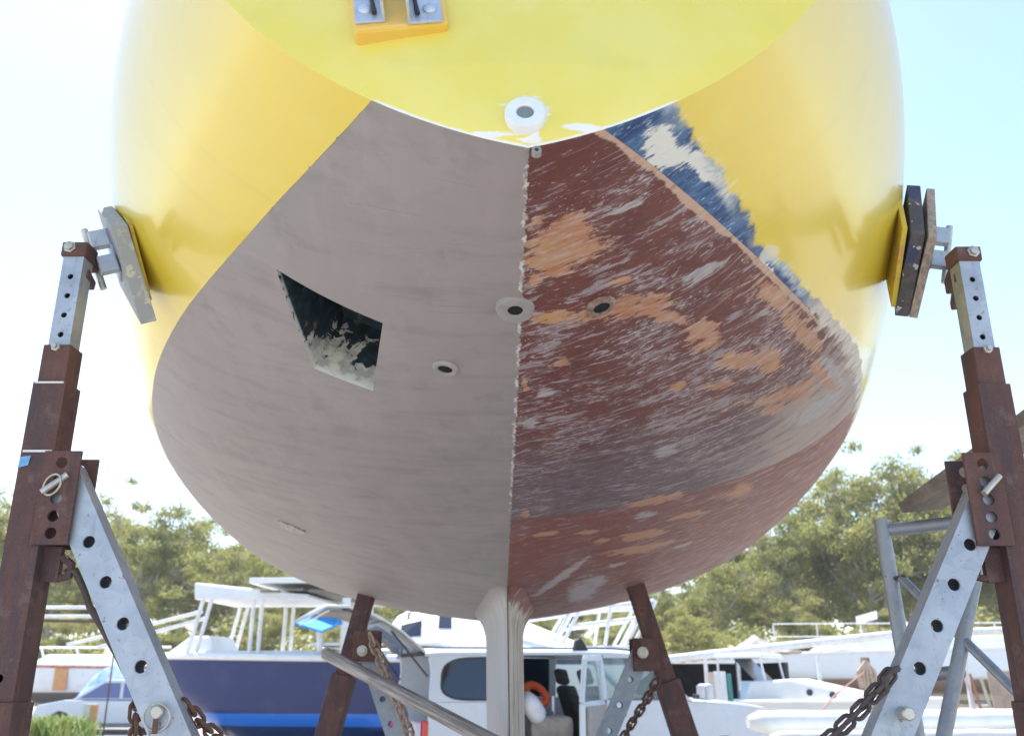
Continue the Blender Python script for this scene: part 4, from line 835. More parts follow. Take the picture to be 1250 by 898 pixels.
bx(fr, 1.2, 3.2, -.98, -.93, 2.72, 2.80).build('roof_beam', WHITE, bl)
for k in range(5): bx(fr, 1.25 + k * .4, 1.55 + k * .4, -1.0, 1.0, 2.83 + .02 * (k % 2), 2.86 + .02 * (k % 2)).build('roof_slat', simple('brown_slat', (.16, .13, .11), (.24, .2, .17), .7) if k == 0 else bpy.data.materials['brown_slat'], bl)
for x_, lean in ((4.12, .18), (3.98, .18), (3.28, 0), (3.14, 0), (1.75, 0)):
    for y_ in (-.88, .88): MB().tube([fr(x_ + lean, y_, 1.85), fr(x_, y_, 2.74)], .035 if x_ > 2 else .07, 8).build('roof_post', WHITEM, bl, smooth=True)
for x_ in (1.2, 4.2):
    m = MB(); m.bar(fr(x_, -.9, .3), fr(x_, .9, .3), .12, .12, (0, 0, 1)); m.bar(fr(x_, 0, 0), fr(x_, 0, .3), .12, .12); tag(m.build('cradle', RUST, None, bevel=.01), 'rusty cradle bar under the %s of the navy blue launch' % ('stern' if x_ < 2 else 'bow'), 'cradle')
# blue awning hung off the launch
aw = MB(); a_, b_, c_, d_ = at(360, 762, 14.2), at(392, 772, 14.2), at(425, 758, 15.2), at(395, 748, 15.2)
aw.prism([a_, b_, c_, d_], (0, 0, .03)); tag(aw.build('awning', simple('sky_blue_canvas', (.03, .27, .68), (.05, .34, .72), .7), None), 'small sky blue canvas awning left of the raised tailgate', 'awning')
MB().tube([at(390, 748, 15), at(390, 795, 15)], .05, 8).build('awning_pole', WHITEM, bpy.data.objects['awning'], smooth=True)

# ---- white cabin cruiser behind the car
fr = frame((at(450, 780, 18.5).x, 19.0, 0), .05)
cr = thing('cabin_cruiser', 'white cabin cruiser with tube frame on its deck, ashore behind the car roof', 'boat', fr(3, 0, 0))
m, dk_, rl = hull_shape(fr, 5.6, 2.6, .4, 1.95, .12, .55)
m.build('hull', band_mat('cruiser_hull', [(0, (.10, .04, .03)), (.9, (.78, .78, .78)), (1.74, (.05, .05, .11)), (1.90, (.8, .8, .8))], .25), cr, smooth=True); dk_.build('deck', WHITE, cr, smooth=True); MB().tube(rl, .05, 8).build('gunwale', WHITE, cr, smooth=True)
pr = [(.2, 2.0), (.4, 2.62), (.9, 2.90), (2.0, 2.86), (3.1, 2.58), (4.3, 2.12), (4.5, 2.0)]
def dome(x, y): return 1.95 + (np.interp(x, [q[0] for q in pr], [q[1] for q in pr]) - 1.95) * (1 - abs(y / 1.22) ** 2.2)
MB().grid([[fr(x, y, dome(x, y)) for y in np.linspace(-1.22, 1.22, 17)] for x in np.linspace(.2, 4.5, 30)]).build('cabin', WHITE, cr, smooth=True)
for x0, x1, y0, y1 in ((.62, 1.02, -1.02, -.78), (.72, 1.15, -.74, -.45), (1.35, 1.6, -.9, -.66)):
    MB().prism([fr(x, y, dome(x, y) + .012) for x, y in ((x0, y0), (x1, y0), (x1, y1), (x0, y1))], (0, -.004, .012)).build('hatch', TINT, cr)
tf = [((3.55, 2.1), (4.0, 2.86)), ((3.75, 2.1), (4.2, 2.9)), ((5.0, 2.1), (5.5, 2.95)), ((5.15, 2.1), (5.65, 2.95)), ((2.9, 2.6), (5.6, 2.95)), ((3.0, 2.75), (5.55, 2.88)), ((3.9, 2.45), (5.35, 2.62)), ((4.6, 2.1), (4.75, 2.9))]
for y_ in (-.85, .7):
    for (x0, z0), (x1, z1) in tf: MB().tube([fr(x0, y_, z0), fr(x1, y_, z1)], .035, 8).build('frame_tube', WHITEM, cr, smooth=True)

# ---- far left boats, masts, car
fr = frame((at(200, 820, 31).x, 31.5, 0), math.pi + .02)
b2 = thing('old_white_boat', 'old white boat with an orange stripe far behind the left stand', 'boat', fr(2, 0, 0))
m, dk_, rl = hull_shape(fr, 6.5, 2.6, .5, 1.75, .1, .6); m.build('hull', band_mat('orange_striped_hull', [(0, (.16, .14, .13)), (1.0, (.72, .72, .73))], .4, .3), b2, smooth=True); dk_.build('deck', WHITE, b2, smooth=True); MB().tube(rl, .05, 8).build('gunwale', simple('rust_red_rail', (.35, .12, .08), (.5, .3, .25), .6), b2, smooth=True)
bx(fr, 1.6, 4.3, -.9, .9, 1.75, 2.15, .2, .5).build('cabin', WHITE, b2, bevel=.05)
for x_ in (1.2, 2.3, 3.4, 4.6): MB().tube([fr(x_, -1.1, 1.8), fr(x_ + .25, -1.1, 2.4)], .04, 6).build('stanchion', WHITEM, b2)
MB().tube([fr(.4, -1.1, 2.42), fr(6.0, -1.1, 2.40)], .035, 6).build('guard_rail', WHITEM, b2)
osx = bx(fr, 2.75, 3.15, 1.29, 1.35, 1.05, 1.72); osx.build('orange_panel', simple('orange_primer', (.62, .25, .07), (.55, .33, .18), .7), b2)
# tarp heap
rg = np.random.default_rng(9); tpm = MB(); rows = []
for i in range(15):
    row = []
    for j in range(9):
        x, y = i / 14, j / 8; hgt = 1.8 * math.sin(math.pi * min(1, max(0, x * .9 + .05))) ** .6 * math.sin(math.pi * (y * .86 + .07)) ** .7 + rg.normal(0, .05); row.append(Vector((at(90, 840, 28).x + 2.3 * x, 27.6 + 1.5 * y, max(0.0, hgt + .1))))
    rows.append(row)
tag(tpm.grid(rows).build('tarpaulin', simple('crumpled_blue_tarp', (.04, .20, .58), (.45, .55, .68), .5, scale=2.2), None, smooth=True), 'crumpled blue tarpaulin over gear behind the small white car', 'tarpaulin')
for k, (p0, p1, lab) in enumerate(((at(30, 741, 24), at(132, 741, 24), 'upper of two level white spars left of the galvanised strut'), (at(25, 752, 24), at(172, 752, 24), 'lower of two level white spars left of the galvanised strut'), (at(82, 787, 22), at(247, 746, 22), 'upper of two sloping white spars rising towards the blue launch'), (at(120, 790, 22), at(252, 754, 22), 'lower of two sloping white spars rising towards the blue launch'))):
    s_ = MB().tube([p0, p1], .045, 8); o = s_.build('spar', WHITEM, None, smooth=True); tag(o, lab, 'spar')
rk = thing('mast_rack', 'rusty steel rack holding the white spars behind the left stand', 'rack', (at(95, 800, 23).x, 23, 0))
for u_ in (40, 146):
    p = at(u_, 745, 23.2); MB().bar(p, (p.x, p.y, 0), .03, .03).build('upright', RUST, rk)
MB().bar(at(30, 757, 23.2), at(160, 759, 23.2), .06, .06, (0, 0, 1)).build('crossbar', RUST, rk)

CARW = simple('white_car_paint', (.55, .60, .68), (.52, .57, .65), .28, scale=2, coat=.6)
TYRE = simple('tyre_rubber', (.02, .02, .02), (.035, .033, .03), .85); RIM = simple('alloy_rim', (.5, .5, .5), (.4, .4, .4), .35, .7)
REDL = simple('red_lamp_lens', (.55, .02, .02), (.5, .03, .02), .15, coat=.5); LENS = simple('clear_lamp_lens', (.75, .76, .78), (.6, .62, .65), .1, coat=.6)
def wheel(fr, x, y, r, parent, wd=.24):
    c = fr(x, y, r); ax = (fr(0, 1, 0) - fr(0, 0, 0))
    wl = MB().lathe(c - ax * wd / 2, ax, [(r * .62, .02), (r * .9, 0), (r, .03), (r, wd - .03), (r * .9, wd), (r * .62, wd - .02)], 28).build('wheel', TYRE, parent, smooth=True)
    MB().lathe(c - ax * (wd / 2 - .03), ax, [(r * .2, -.02), (r * .55, 0), (r * .61, .0), (r * .61, wd - .06), (r * .2, wd - .04)], 24).build('rim', RIM, wl, smooth=True)
# small white car
fr = frame((at(222, 850, 27).x, 26.2, 0), math.pi - .05)
sc_ = thing('small_car', 'small white car with blue tinted windows, parked far behind the left strut', 'car', fr(1.9, 0, 0))
pr = [(0, .35), (.05, .8), (.15, .86), (3.0, .88), (3.75, .74), (3.85, .5), (3.8, .3), (3.4, .28), (3.3, .52), (3.1, .6), (2.85, .52), (2.75, .28), (1.1, .28), (1.0, .52), (.75, .6), (.5, .52), (.4, .3)]
MB().prism([fr(x, 0, z) for x, z in pr], fr(0, -1.6, 0) - fr(0, 0, 0)).build('body', CARW, sc_, bevel=.04)
MB().prism([fr(x, -.08, z) for x, z in [(.1, .87), (.35, 1.34), (.8, 1.41), (1.95, 1.41), (2.85, .88)]], fr(0, -1.44, 0) - fr(0, 0, 0)).build('cabin', CARW, sc_, bevel=.05)
BLUEGL = glass_mat('blue_tinted_glass', (.05, .10, .30), .08)
for pts in ([(.32, .93), (.48, 1.3), (.8, 1.32), (.8, .93)], [(.9, .93), (.9, 1.32), (1.4, 1.32), (1.4, .93)], [(1.5, .93), (1.5, 1.32), (1.95, 1.32), (2.6, .93)]):
    for y_ in (-.072, -1.528): side_prism(fr, pts, y_, .006 if y_ > -1 else -.006).build('side_window', BLUEGL, sc_)
for x_ in (.75, 3.07):
    for y_ in (-.1, -1.5): wheel(fr, x_, y_, .29, sc_, .18)
p = at(105, 890, 24.6); fp = thing('marker_post', 'white post with an orange band standing in the green weeds', 'post', (p.x, p.y, 0))
MB().box((p.x, p.y, .42), (.26, .1, .84)).build('board', simple('grubby_white_board', (.68, .68, .66), (.55, .52, .48), .7), fp, bevel=.01); MB().box((p.x + .15, p.y - .03, .42), (.2, .06, .80)).build('orange_board', simple('faded_orange_board', (.60, .26, .10), (.62, .42, .28), .7), fp, bevel=.01)

# ---- the white off-road wagon
fr = frame((at(522, 850, 11.35).x, 11.35, 0), R(19))
car = thing('white_wagon', 'white off-road wagon with tailgate raised and rear door open, behind the keel', 'car', fr(2.3, .9, 0))
TRIM = simple('beige_grey_trim', (.30, .28, .27), (.22, .21, .20), .8, scale=12)
W_ = 1.84
fr0 = fr
def fr(x, y, z):
    k = max(0, z - 1.26) * .17 * (y - W_ / 2) / (W_ / 2); return fr0(x, y - k, z)
def rounded(pts, k=3):
    for _ in range(k):
        q = []
        for (a, b), (c, d) in zip(pts, pts[1:] + pts[:1]): q += [(a * .8 + c * .2, b * .8 + d * .2), (a * .2 + c * .8, b * .2 + d * .8)]
        pts = q
    return pts
arch = lambda cx, r: [(cx + r * math.cos(a), .38 + r * math.sin(a)) for a in np.linspace(math.pi, 0, 12)]
def panel(name, pts, mat=CARW, th=.05, both=True, bev=.008):
    for y_, t_ in ((0, th), (W_, -th))[:2 if both else 1]: side_prism(fr, pts, y_, t_).build(name, mat, car, bevel=bev)
panel('quarter_panel', [(0, .55), (.02, 1.26), (1.2, 1.265), (1.2, .50)] + arch(.82, .44)[::-1] + [(.2, .5)])
panel('sill', [(1.2, .38), (1.2, .5), (3.45, .5), (3.45, .38)])
panel('front_door', [(2.32, .505), (2.32, 1.27), (3.44, 1.25), (3.44, .505)], both=True)
panel('front_wing', [(3.452, .505), (3.452, 1.24), (4.2, 1.20), (4.62, 1.12), (4.72, .95), (4.72, .6), (4.5, .5)] + arch(3.98, .44)[::-1])
side_prism(fr, [(1.22, .505), (1.22, 1.265), (2.28, 1.27), (2.28, .505)], W_, -.05).build('rear_door', CARW, car)
# upper sides: window frames and pillars
panel('upper_quarter', [(.02, 1.262), (.05, 1.60), (.02, 1.8), (1.2, 1.82), (1.2, 1.268)])
for y_, t_ in ((-.004, .003), (W_ + .004, -.003)): side_prism(fr, rounded([(.17, 1.30), (.22, 1.745), (1.12, 1.765), (1.12, 1.30)], 3), y_, t_).build('quarter_window', TINT, car)
for y_, t_ in ((-.002, .002), (W_ + .002, -.002)): side_prism(fr, rounded([(.14, 1.275), (.19, 1.77), (1.15, 1.79), (1.15, 1.275)], 3), y_, t_).build('window_seal', BLACK, car)
panel('door_pillar', [(2.24, 1.272), (2.22, 1.79), (2.32, 1.795), (2.34, 1.272)])
panel('windscreen_pillar', [(3.42, 1.252), (2.80, 1.80), (2.90, 1.82), (3.55, 1.245)])
panel('door_frame', [(2.33, 1.775), (2.33, 1.81), (2.85, 1.81), (2.85, 1.775)])
ro = MB(); rows = []
for k in range(13):
    x = -.02 + 2.96 * k / 12; row = []
    for j in range(11):
        f = j / 10; row.append(fr(x, W_ * f, 1.80 + .075 * (1 - (2 * f - 1) ** 4) + .02 * math.sin(math.pi * k / 12) + (.012 if 0 < k < 12 else 0)))
    rows.append(row)
ro.grid(rows); rows2 = [[p - Vector((0, 0, .035)) for p in r] for r in rows]; ro.grid(rows2[::-1]); ro.build('roof', CARW, car, smooth=True)
for y_ in (.0, W_): MB().tube([fr(-.02, y_, 1.80), fr(.2, y_, 1.815), (fr(2.4, y_, 1.83)), fr(2.92, y_, 1.80)], .022, 8).build('drip_rail', BLACK if False else CARW, car, smooth=True)
for y_ in (.05, W_ - .05): MB().tube([fr(.1, y_, 1.885), fr(2.5, y_, 1.895), fr(2.9, y_, 1.86)], .011, 6).build('roof_gutter', BLACK, car, smooth=True)
m = MB(); m.add([fr(1.95, .05, 1.86), fr(2.15, .05, 1.86), fr(2.12, .05, 1.93), fr(2.06, .05, 2.02), fr(1.98, .05, 1.98), fr(1.95, .12, 1.86), fr(2.15, .12, 1.86), fr(2.12, .12, 1.93), fr(2.06, .12, 2.02), fr(1.98, .12, 1.98)], [(0, 1, 2, 3, 4), (9, 8, 7, 6, 5)] + [(i, (i + 1) % 5, 5 + (i + 1) % 5, 5 + i) for i in range(5)]); m.build('roof_rack_foot', BLACK, car)
bon = MB(); bon.grid([[fr(3.45 + 1.2 * k / 8, W_ * j / 8, 1.245 - .10 * (k / 8) ** 1.6 + .05 * (1 - (j / 4 - 1) ** 4) - .0) for j in range(9)] for k in range(9)]); bon.build('bonnet', CARW, car, smooth=True)
MB().hexa([fr(4.62, .05, .55), fr(4.85, .1, .55), fr(4.85, W_ - .1, .55), fr(4.62, W_ - .05, .55)], [fr(4.66, .05, 1.12), fr(4.74, .1, 1.1), fr(4.74, W_ - .1, 1.1), fr(4.66, W_ - .05, 1.12)]).build('front_grille', DARK, car, bevel=.02)
bx(fr, 4.6, 4.98, -.02, W_ + .02, .42, .66).build('front_bumper', CARW, car, bevel=.05); bx(fr, -.16, .12, .02, W_ - .02, .42, .68).build('rear_bumper', CARW, car, bevel=.05)
for y_ in (.08, W_ - .42): bx(fr, 4.70, 4.80, y_, y_ + .34, .82, 1.05).build('headlight', LENS, car, bevel=.02)
for y_ in (-.004, W_ - .146): bx(fr, -.045, .03, y_, y_ + .15, .72, 1.06).build('tail_light', REDL, car, bevel=.02)
bx(fr, .05, 4.6, .06, W_ - .06, .42, .5).build('floor', DARK, car); bx(fr, 3.3, 3.6, .06, W_ - .06, .5, 1.22).build('dashboard', DARK, car, bevel=.03)
ws = MB(); ws.prism([fr(3.5, .06, 1.25), fr(3.5, W_ - .06, 1.25), fr(2.86, W_ - .12, 1.81), fr(2.86, .12, 1.81)], (0, 0, .006)); ws.build('windscreen', CLEAR, car)
side_prism(fr, [(2.34, 1.27), (2.34, 1.78), (2.82, 1.79), (3.40, 1.255)], .02, .006).build('door_glass', CLEAR, car); side_prism(fr, [(2.34, 1.27), (2.34, 1.78), (2.82, 1.79), (3.40, 1.255)], W_ - .026, .006).build('door_glass', CLEAR, car)
side_prism(fr, [(1.2, 1.27), (1.2, 1.78), (2.24, 1.79), (2.24, 1.27)], W_ - .026, .006).build('door_glass', TINT, car)
SEAT = simple('grey_seat_cloth', (.06, .06, .065), (.10, .10, .105), .9, scale=30)
for y_ in (.22, 1.08):
    s_ = bx(fr, 2.5, 3.05, y_, y_ + .54, .7, .86).build('front_seat', SEAT, car, bevel=.06); m = MB(); m.bar(fr(2.52, y_ + .27, .8), fr(2.30, y_ + .27, 1.42), .5, .14, fr(0, 1, 0) - fr(0, 0, 0)); m.build('seat_back', SEAT, s_, bevel=.05)
    m = MB(); m.bar(fr(2.28, y_ + .27, 1.44), fr(2.22, y_ + .27, 1.64), .3, .11, fr(0, 1, 0) - fr(0, 0, 0)); m.build('headrest', SEAT, s_, bevel=.04)
SEATL = simple('pale_seat_cover', (.40, .36, .33), (.30, .27, .25), .9)
s_ = bx(fr, 1.35, 1.95, .15, W_ - .15, .82, 1.08).build('rear_seat', SEATL, car, bevel=.08); m = MB(); m.bar(fr(1.36, .92, .85), fr(1.18, .92, 1.42), 1.5, .14, fr(0, 1, 0) - fr(0, 0, 0)); m.build('seat_back', SEAT, s_, bevel=.05)
wheel(fr, .82, .15, .38, car); wheel(fr, .82, W_ - .15, .38, car); wheel(fr, 3.98, .15, .38, car); wheel(fr, 3.98, W_ - .15, .38, car)
# open rear door, hinged at the middle pillar
hp = fr(2.26, -.02, 0); dd = Vector((-.34, -.94, 0)).normalized(); dn = Vector((-dd.y, dd.x, 0))
def dpr(pts, th, off=0): return MB().prism([hp + dd * x + dn * off + Vector((0, 0, z)) for x, z in pts], dn * th)
dr = dpr([(0, .5), (0, 1.27), (1.0, 1.265), (1.02, .9), (.98, .75), (.62, .5)], .07, -.035).build('open_door', CARW, car, bevel=.03)
fm = MB()
for (x0, z0), (x1, z1) in (((.03, 1.26), (.10, 1.77)), ((.10, 1.77), (.82, 1.76)), ((.82, 1.76), (.98, 1.26))): fm.bar(hp + dd * x0 + Vector((0, 0, z0)), hp + dd * x1 + Vector((0, 0, z1)), .05, .07, tuple(dn))
fm.build('window_frame', CARW, dr, bevel=.008); dpr([(.06, 1.27), (.12, 1.75), (.80, 1.74), (.95, 1.27)], .006).build('door_glass', CLEAR, dr)
dpr([(.06, .6), (.06, 1.22), (.95, 1.22), (.95, .8), (.6, .6)], .03, -.066 if False else .036).build('inner_trim', TRIM, dr, bevel=.01)
bx(fr, 2.40, 2.58, -.03, 0, 1.08, 1.12).build('door_handle', BLACK, car, bevel=.006)
mi = MB(); mi.box(fr(3.66, -.16, 1.36), (.12, .26, .2), Matrix.Rotation(R(19), 3, 'Z')); mo = mi.build('wing_mirror', CARW, car, bevel=.04); MB().box(fr(3.592, -.16, 1.36), (.006, .2, .15), Matrix.Rotation(R(19), 3, 'Z')).build('mirror_glass', LENS, mo); MB().box(fr(3.62, -.03, 1.30), (.1, .14, .06), Matrix.Rotation(R(19), 3, 'Z')).build('mirror_arm', BLACK, mo, bevel=.01)
# raised tailgate: curved shell, trim and glass
tg = []; arcp = [(0, 1.84), (-.28, 2.07), (-.60, 2.26), (-.95, 2.36), (-1.22, 2.36), (-1.42, 2.24)]
o_ = MB().grid([[fr(x, W_ * f, z + .03 * (1 - (2 * f - 1) ** 4)) for f in np.linspace(.02, .98, 11)] for x, z in arcp]); tgo = o_.build('tailgate', CARW, car, smooth=True); sm_ = tgo.modifiers.new('thickness', 'SOLIDIFY'); sm_.thickness = .03; sm_.offset = -1
def under(k0, k1, f0, f1, name, mat, dz):
    rows = []
    for k in np.linspace(k0, k1, 5):
        i = min(int(k), 4); q = k - i; x = arcp[i][0] * (1 - q) + arcp[i + 1][0] * q; z = arcp[i][1] * (1 - q) + arcp[i + 1][1] * q; rows.append([fr(x + .02, W_ * f, z - dz) for f in np.linspace(f0, f1, 5)])
    o = MB().grid(rows).build(name, mat, tgo, smooth=True); mm = o.modifiers.new('thickness', 'SOLIDIFY'); mm.thickness = .02
under(.25, 1.9, .12, .88, 'rear_window', glass_mat('rear_glass', (.20, .26, .34), .06), .05); under(2.15, 3.9, .1, .9, 'inner_trim', TRIM, .05); under(.0, .25, .05, .95, 'hinge_trim', DARK, .05)
under(.3, 1.9, .02, .11, 'side_trim', TRIM, .055); under(.3, 1.9, .89, .98, 'side_trim', TRIM, .055); under(3.95, 4.9, .03, .97, 'tailgate_lip', WHITE, .05)
MB().tube([fr(.03, .1, 1.55), fr(-.42, .12, 2.08)], .012, 8).build('gas_strut', BLACK, car, smooth=True); MB().tube([fr(.03, W_ - .1, 1.5), fr(-.42, W_ - .12, 2.08)], .012, 8).build('gas_strut', BLACK, car, smooth=True)
# loose things in the car
b = bmesh.new(); bmesh.ops.create_uvsphere(b, u_segments=20, v_segments=12, radius=1)
def blob_obj(name, c, sc, rot, mat, label, cat):
    me = bpy.data.meshes.new(name); q = b.copy()
    for v in q.verts: v.co = Vector((math.copysign(abs(v.co.x) ** .7, v.co.x) * sc[0], math.copysign(abs(v.co.y) ** .7, v.co.y) * sc[1], v.co.z * sc[2]))
    q.to_mesh(me); q.free(); me.materials.append(mat); me.polygons.foreach_set('use_smooth', [True] * len(me.polygons)); o = bpy.data.objects.new(name, me); COL.objects.link(o); o.location = c; o.rotation_euler = rot; return tag(o, label, cat)
blob_obj('pillow', fr(1.42, .30, 1.18), (.20, .28, .13), (.2, .9, .3), simple('white_pillow_cloth', (.72, .72, .76), (.62, .62, .68), .9), 'plump white pillow lying on the rear seat of the wagon', 'pillow')
CUSH = simple('orange_foam', (.62, .11, .025), (.55, .08, .02), .8)
ri = [fr(1.58, .55, 1.33) + Vector((.13 * math.cos(a), .03 * math.sin(a), .10 * math.sin(a) - .06 * math.cos(a))) for a in np.linspace(0, 2 * math.pi, 20, endpoint=False)]
tag(MB().tube(ri, .05, 10, closed=True).build('life_ring', CUSH, None, smooth=True), 'orange foam ring standing on the rear seat beside the white pillow', 'foam ring')
blob_obj('orange_bag', fr(.25, .35, 1.42), (.07, .06, .05), (.3, .5, 0), CUSH, 'small orange bag hanging inside the open tail of the wagon', 'bag'); b.free()
tag(bx(fr, .12, .6, .3, 1.5, .5, 1.0).build('storage_box', simple('pale_storage_box', (.55, .53, .56), (.42, .36, .44), .7, scale=5), None, bevel=.03), 'pale storage box in the open tail of the wagon', 'box')

# ================================================================== RIGHT HAND YARD
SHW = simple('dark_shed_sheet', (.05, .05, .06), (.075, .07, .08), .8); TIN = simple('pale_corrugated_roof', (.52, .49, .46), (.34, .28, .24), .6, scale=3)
Y = 20
x0, x1, zr = at(800, 800, Y).x, at(962, 800, Y).x, 1.6 + .012 * Y
sh = thing('open_shed', 'low open fronted shed with dark inside and pale tin roof, right of the car', 'shed', ((x0 + x1) / 2, Y + 1.5, 0))
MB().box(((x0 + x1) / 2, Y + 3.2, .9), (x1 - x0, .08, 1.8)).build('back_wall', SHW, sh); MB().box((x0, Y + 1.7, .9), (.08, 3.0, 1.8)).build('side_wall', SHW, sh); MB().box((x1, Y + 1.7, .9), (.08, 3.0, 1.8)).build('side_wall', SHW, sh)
rows = [[Vector((x0 - .4 + (x1 - x0 + .6) * k / 40, Y - .3 + 3.9 * j, 1.78 + .25 * k / 40 + .02 * math.sin(k * 2.2) + .12 * j)) for k in range(41)] for j in (0, .5, 1)]
o = MB().grid(rows).build('roof', TIN, sh, smooth=True); mm = o.modifiers.new('thickness', 'SOLIDIFY'); mm.thickness = .05
for u_ in (902, 818): p = at(u_, 830, Y); MB().box((p.x, Y, .95), (.09, .09, 1.9)).build('post', GALVD, sh)
def leaning(name, u0, u1, v0, v1, Yy, th, mat, label, cat, tilt=.12):
    a, b_ = at(u0, v0, Yy), at(u1, v0, Yy); z1 = a.z; o = MB(); o.hexa([(a.x, Yy - tilt, 0), (b_.x, Yy - tilt, 0), (b_.x, Yy - tilt + th, 0), (a.x, Yy - tilt + th, 0)], [(a.x, Yy + tilt, z1), (b_.x, Yy + tilt, z1), (b_.x, Yy + tilt + th, z1), (a.x, Yy + tilt + th, z1)])
    return tag(o.build(name, mat, None, bevel=.008), label, cat)
leaning('door_panel', 873, 887, 819, 0, 18.6, .08, WHITE, 'tall white panel leaning in front of the dark shed', 'panel')
leaning('board', 865, 872, 820, 0, 18.5, .06, simple('cream_board', (.62, .50, .38), (.52, .42, .32), .7), 'narrow cream board leaning beside the tall white panel', 'board')
leaning('sheet', 889, 894, 822, 0, 18.7, .05, simple('teal_sheet', (.05, .30, .27), (.08, .22, .2), .6), 'narrow teal sheet beside the tall white panel at the shed', 'sheet')
leaning('metal_panel', 904, 956, 831, 0, 19.0, .05, simple('pale_blue_panel', (.46, .60, .72), (.36, .48, .60), .5, scale=3), 'pale blue metal panel standing at the right end of the shed', 'panel', .05)
leaning('offcut', 907, 916, 857, 0, 18.2, .05, WHITE, 'small white offcut propped against the pale blue panel', 'board')
for k, (u_, v_, sx, lab, mt) in enumerate(((925, 792, .9, 'grey tarpaulin heap on the right end of the shed roof', simple('grey_tarp', (.22, .21, .23), (.45, .42, .40), .8, scale=4)), (880, 800, 1.4, 'rusty sheet iron lying on the middle of the shed roof', simple('rusty_sheet', (.42, .30, .24), (.55, .5, .45), .8, scale=4)))):
    p = at(u_, v_, 20.5); rg = np.random.default_rng(k); rows = [[Vector((p.x + sx * (i / 8 - .5), 20.3 + .9 * j / 5, 2.0 - .1 * k + (.34 - .2 * k) * math.sin(math.pi * i / 8) * math.sin(math.pi * j / 5) + rg.uniform(0, .06))) for j in range(6)] for i in range(9)]
    o = MB().grid(rows).build(('tarpaulin', 'sheet_iron')[k], mt, None, smooth=True); tag(o, lab, ('tarpaulin', 'sheet iron')[k])
# big white hull
fr = frame((at(1420, 800, 26).x, 27, 0), math.pi - .10)
wb = thing('white_yacht', 'large white yacht hull with brown bottom, ashore behind the scaffold frame', 'yacht', fr(6, 0, 0))
m, dk_, rl = hull_shape(fr, 13.2, 3.4, .85, 2.25, -.25, .45, .5); m.build('hull', band_mat('white_yacht_hull', [(0, (.30, .20, .15)), (1.42, (.50, .55, .62)), (1.46, (.70, .75, .80))], .3, .1), wb, smooth=True); dk_.build('deck', WHITE, wb, smooth=True); MB().tube(rl, .05, 8).build('toe_rail', WHITE, wb, smooth=True)
bx(fr, 3.2, 9.0, -.9, .9, 2.2, 2.6, .15, .6).build('cabin', WHITE, wb, bevel=.06)
for k in range(9):
    x_ = .8 + k * 1.2; MB().tube([fr(x_, 1.5, 2.2), fr(x_, 1.5, 2.9)], .022, 6).build('stanchion', WHITEM, wb)
for z_ in (2.55, 2.9): MB().tube([fr(.8, 1.5, z_), fr(10.4, 1.45, z_)], .016, 6).build('lifeline', WHITEM, wb)
MB().tube([fr(.3, 1.2, 2.25), fr(.3, 1.2, 3.5), fr(.3, -1.2, 3.5), fr(.3, -1.2, 2.25)], .04, 8).build('stern_arch', WHITEM, wb, smooth=True)
for x_ in (3, 8): tag(bx(fr, x_, x_ + .3, -.3, .3, 0, .62).build('keel_block', BLK, None), 'timber block under the %s of the large white yacht' % ('stern' if x_ < 5 else 'bow'), 'timber block')
# runabout
fr = frame((at(930, 830, 15.2).x, 16.2, 0), R(-32))
rb = thing('runabout', 'small white runabout with open windscreen, lying beside the pale blue panel', 'boat', fr(1.2, 0, 0))
m, dk_, rl = hull_shape(fr, 3.0, 1.5, .35, 1.15, .05, .4); m.build('hull', band_mat('runabout_hull', [(0, (.62, .42, .22)), (.62, (.78, .78, .79))], .3, .1), rb, smooth=True); dk_.build('deck', WHITE, rb, smooth=True); MB().tube(rl, .04, 8).build('gunwale', WHITE, rb, smooth=True)
MB().prism([fr(x, -.6, z) for x, z in ((.1, 1.12), (.25, 1.45), (.9, 1.5), (2.3, 1.2), (2.4, 1.12))], fr(0, 1.2, 0) - fr(0, 0, 0)).build('cuddy', WHITE, rb, bevel=.06)
MB().prism([fr(.3, -.5, 1.46), fr(.3, .5, 1.46), fr(-.05, .45, 1.82), fr(-.05, -.45, 1.82)], fr(.02, 0, 0) - fr(0, 0, 0)).build('windscreen', TINT, rb)
bx(fr, -.35, .5, -.6, .6, 1.82, 1.9, .03).build('canopy', WHITE, rb, bevel=.02)
for x_ in (-.3, .42):
    for y_ in (-.52, .52): MB().tube([fr(x_ + (.1 if x_ > 0 else 0), y_, 1.3), fr(x_, y_, 1.84)], .02, 6).build('canopy_post', WHITEM, rb)
for x_ in (1.2, 1.55): MB().lathe(fr(x_, -.602, 1.3 - (x_ - 1.2) * .1), fr(0, -1, 0) - fr(0, 0, 0), [(.05, 0), (.05, .01), (.03, .012)], 16).build('porthole', TINT, rb)
# long mast above, wrapped masts in front
tag(MB().tube([at(800, 806, 17.5), at(940, 790, 17.8), at(1090, 774, 18.2), at(1260, 768, 18.6)], .075, 10).build('long_mast', WHITEM, None, smooth=True), 'long white mast lying level above the shed and the white yacht hull', 'mast')
for u_ in (862, 1000, 1180): p = at(u_, 800, 17.9); MB().bar((p.x, 18.0, 0), (p.x, 18.0, 1.9), .06, .06).build('trestle_leg', WHITEM, bpy.data.objects['long_mast'])
def wrapped(u0, u1, v, Yy, r, name, label, mat):
    a, b_ = at(u0, v, Yy), at(u1, v - 4, Yy + .5); L = (b_ - a); P = []; Rr = []
    for k in range(40):
        t = k / 39; P.append(a + L * t + Vector((0, 0, random.uniform(-.003, .003)))); Rr.append(r * (min(1, .5 + t * 26) * (1 + random.uniform(-.012, .012))))
    return tag(MB().tube(P, Rr, 14).build(name, mat, None, smooth=True), label, 'mast')
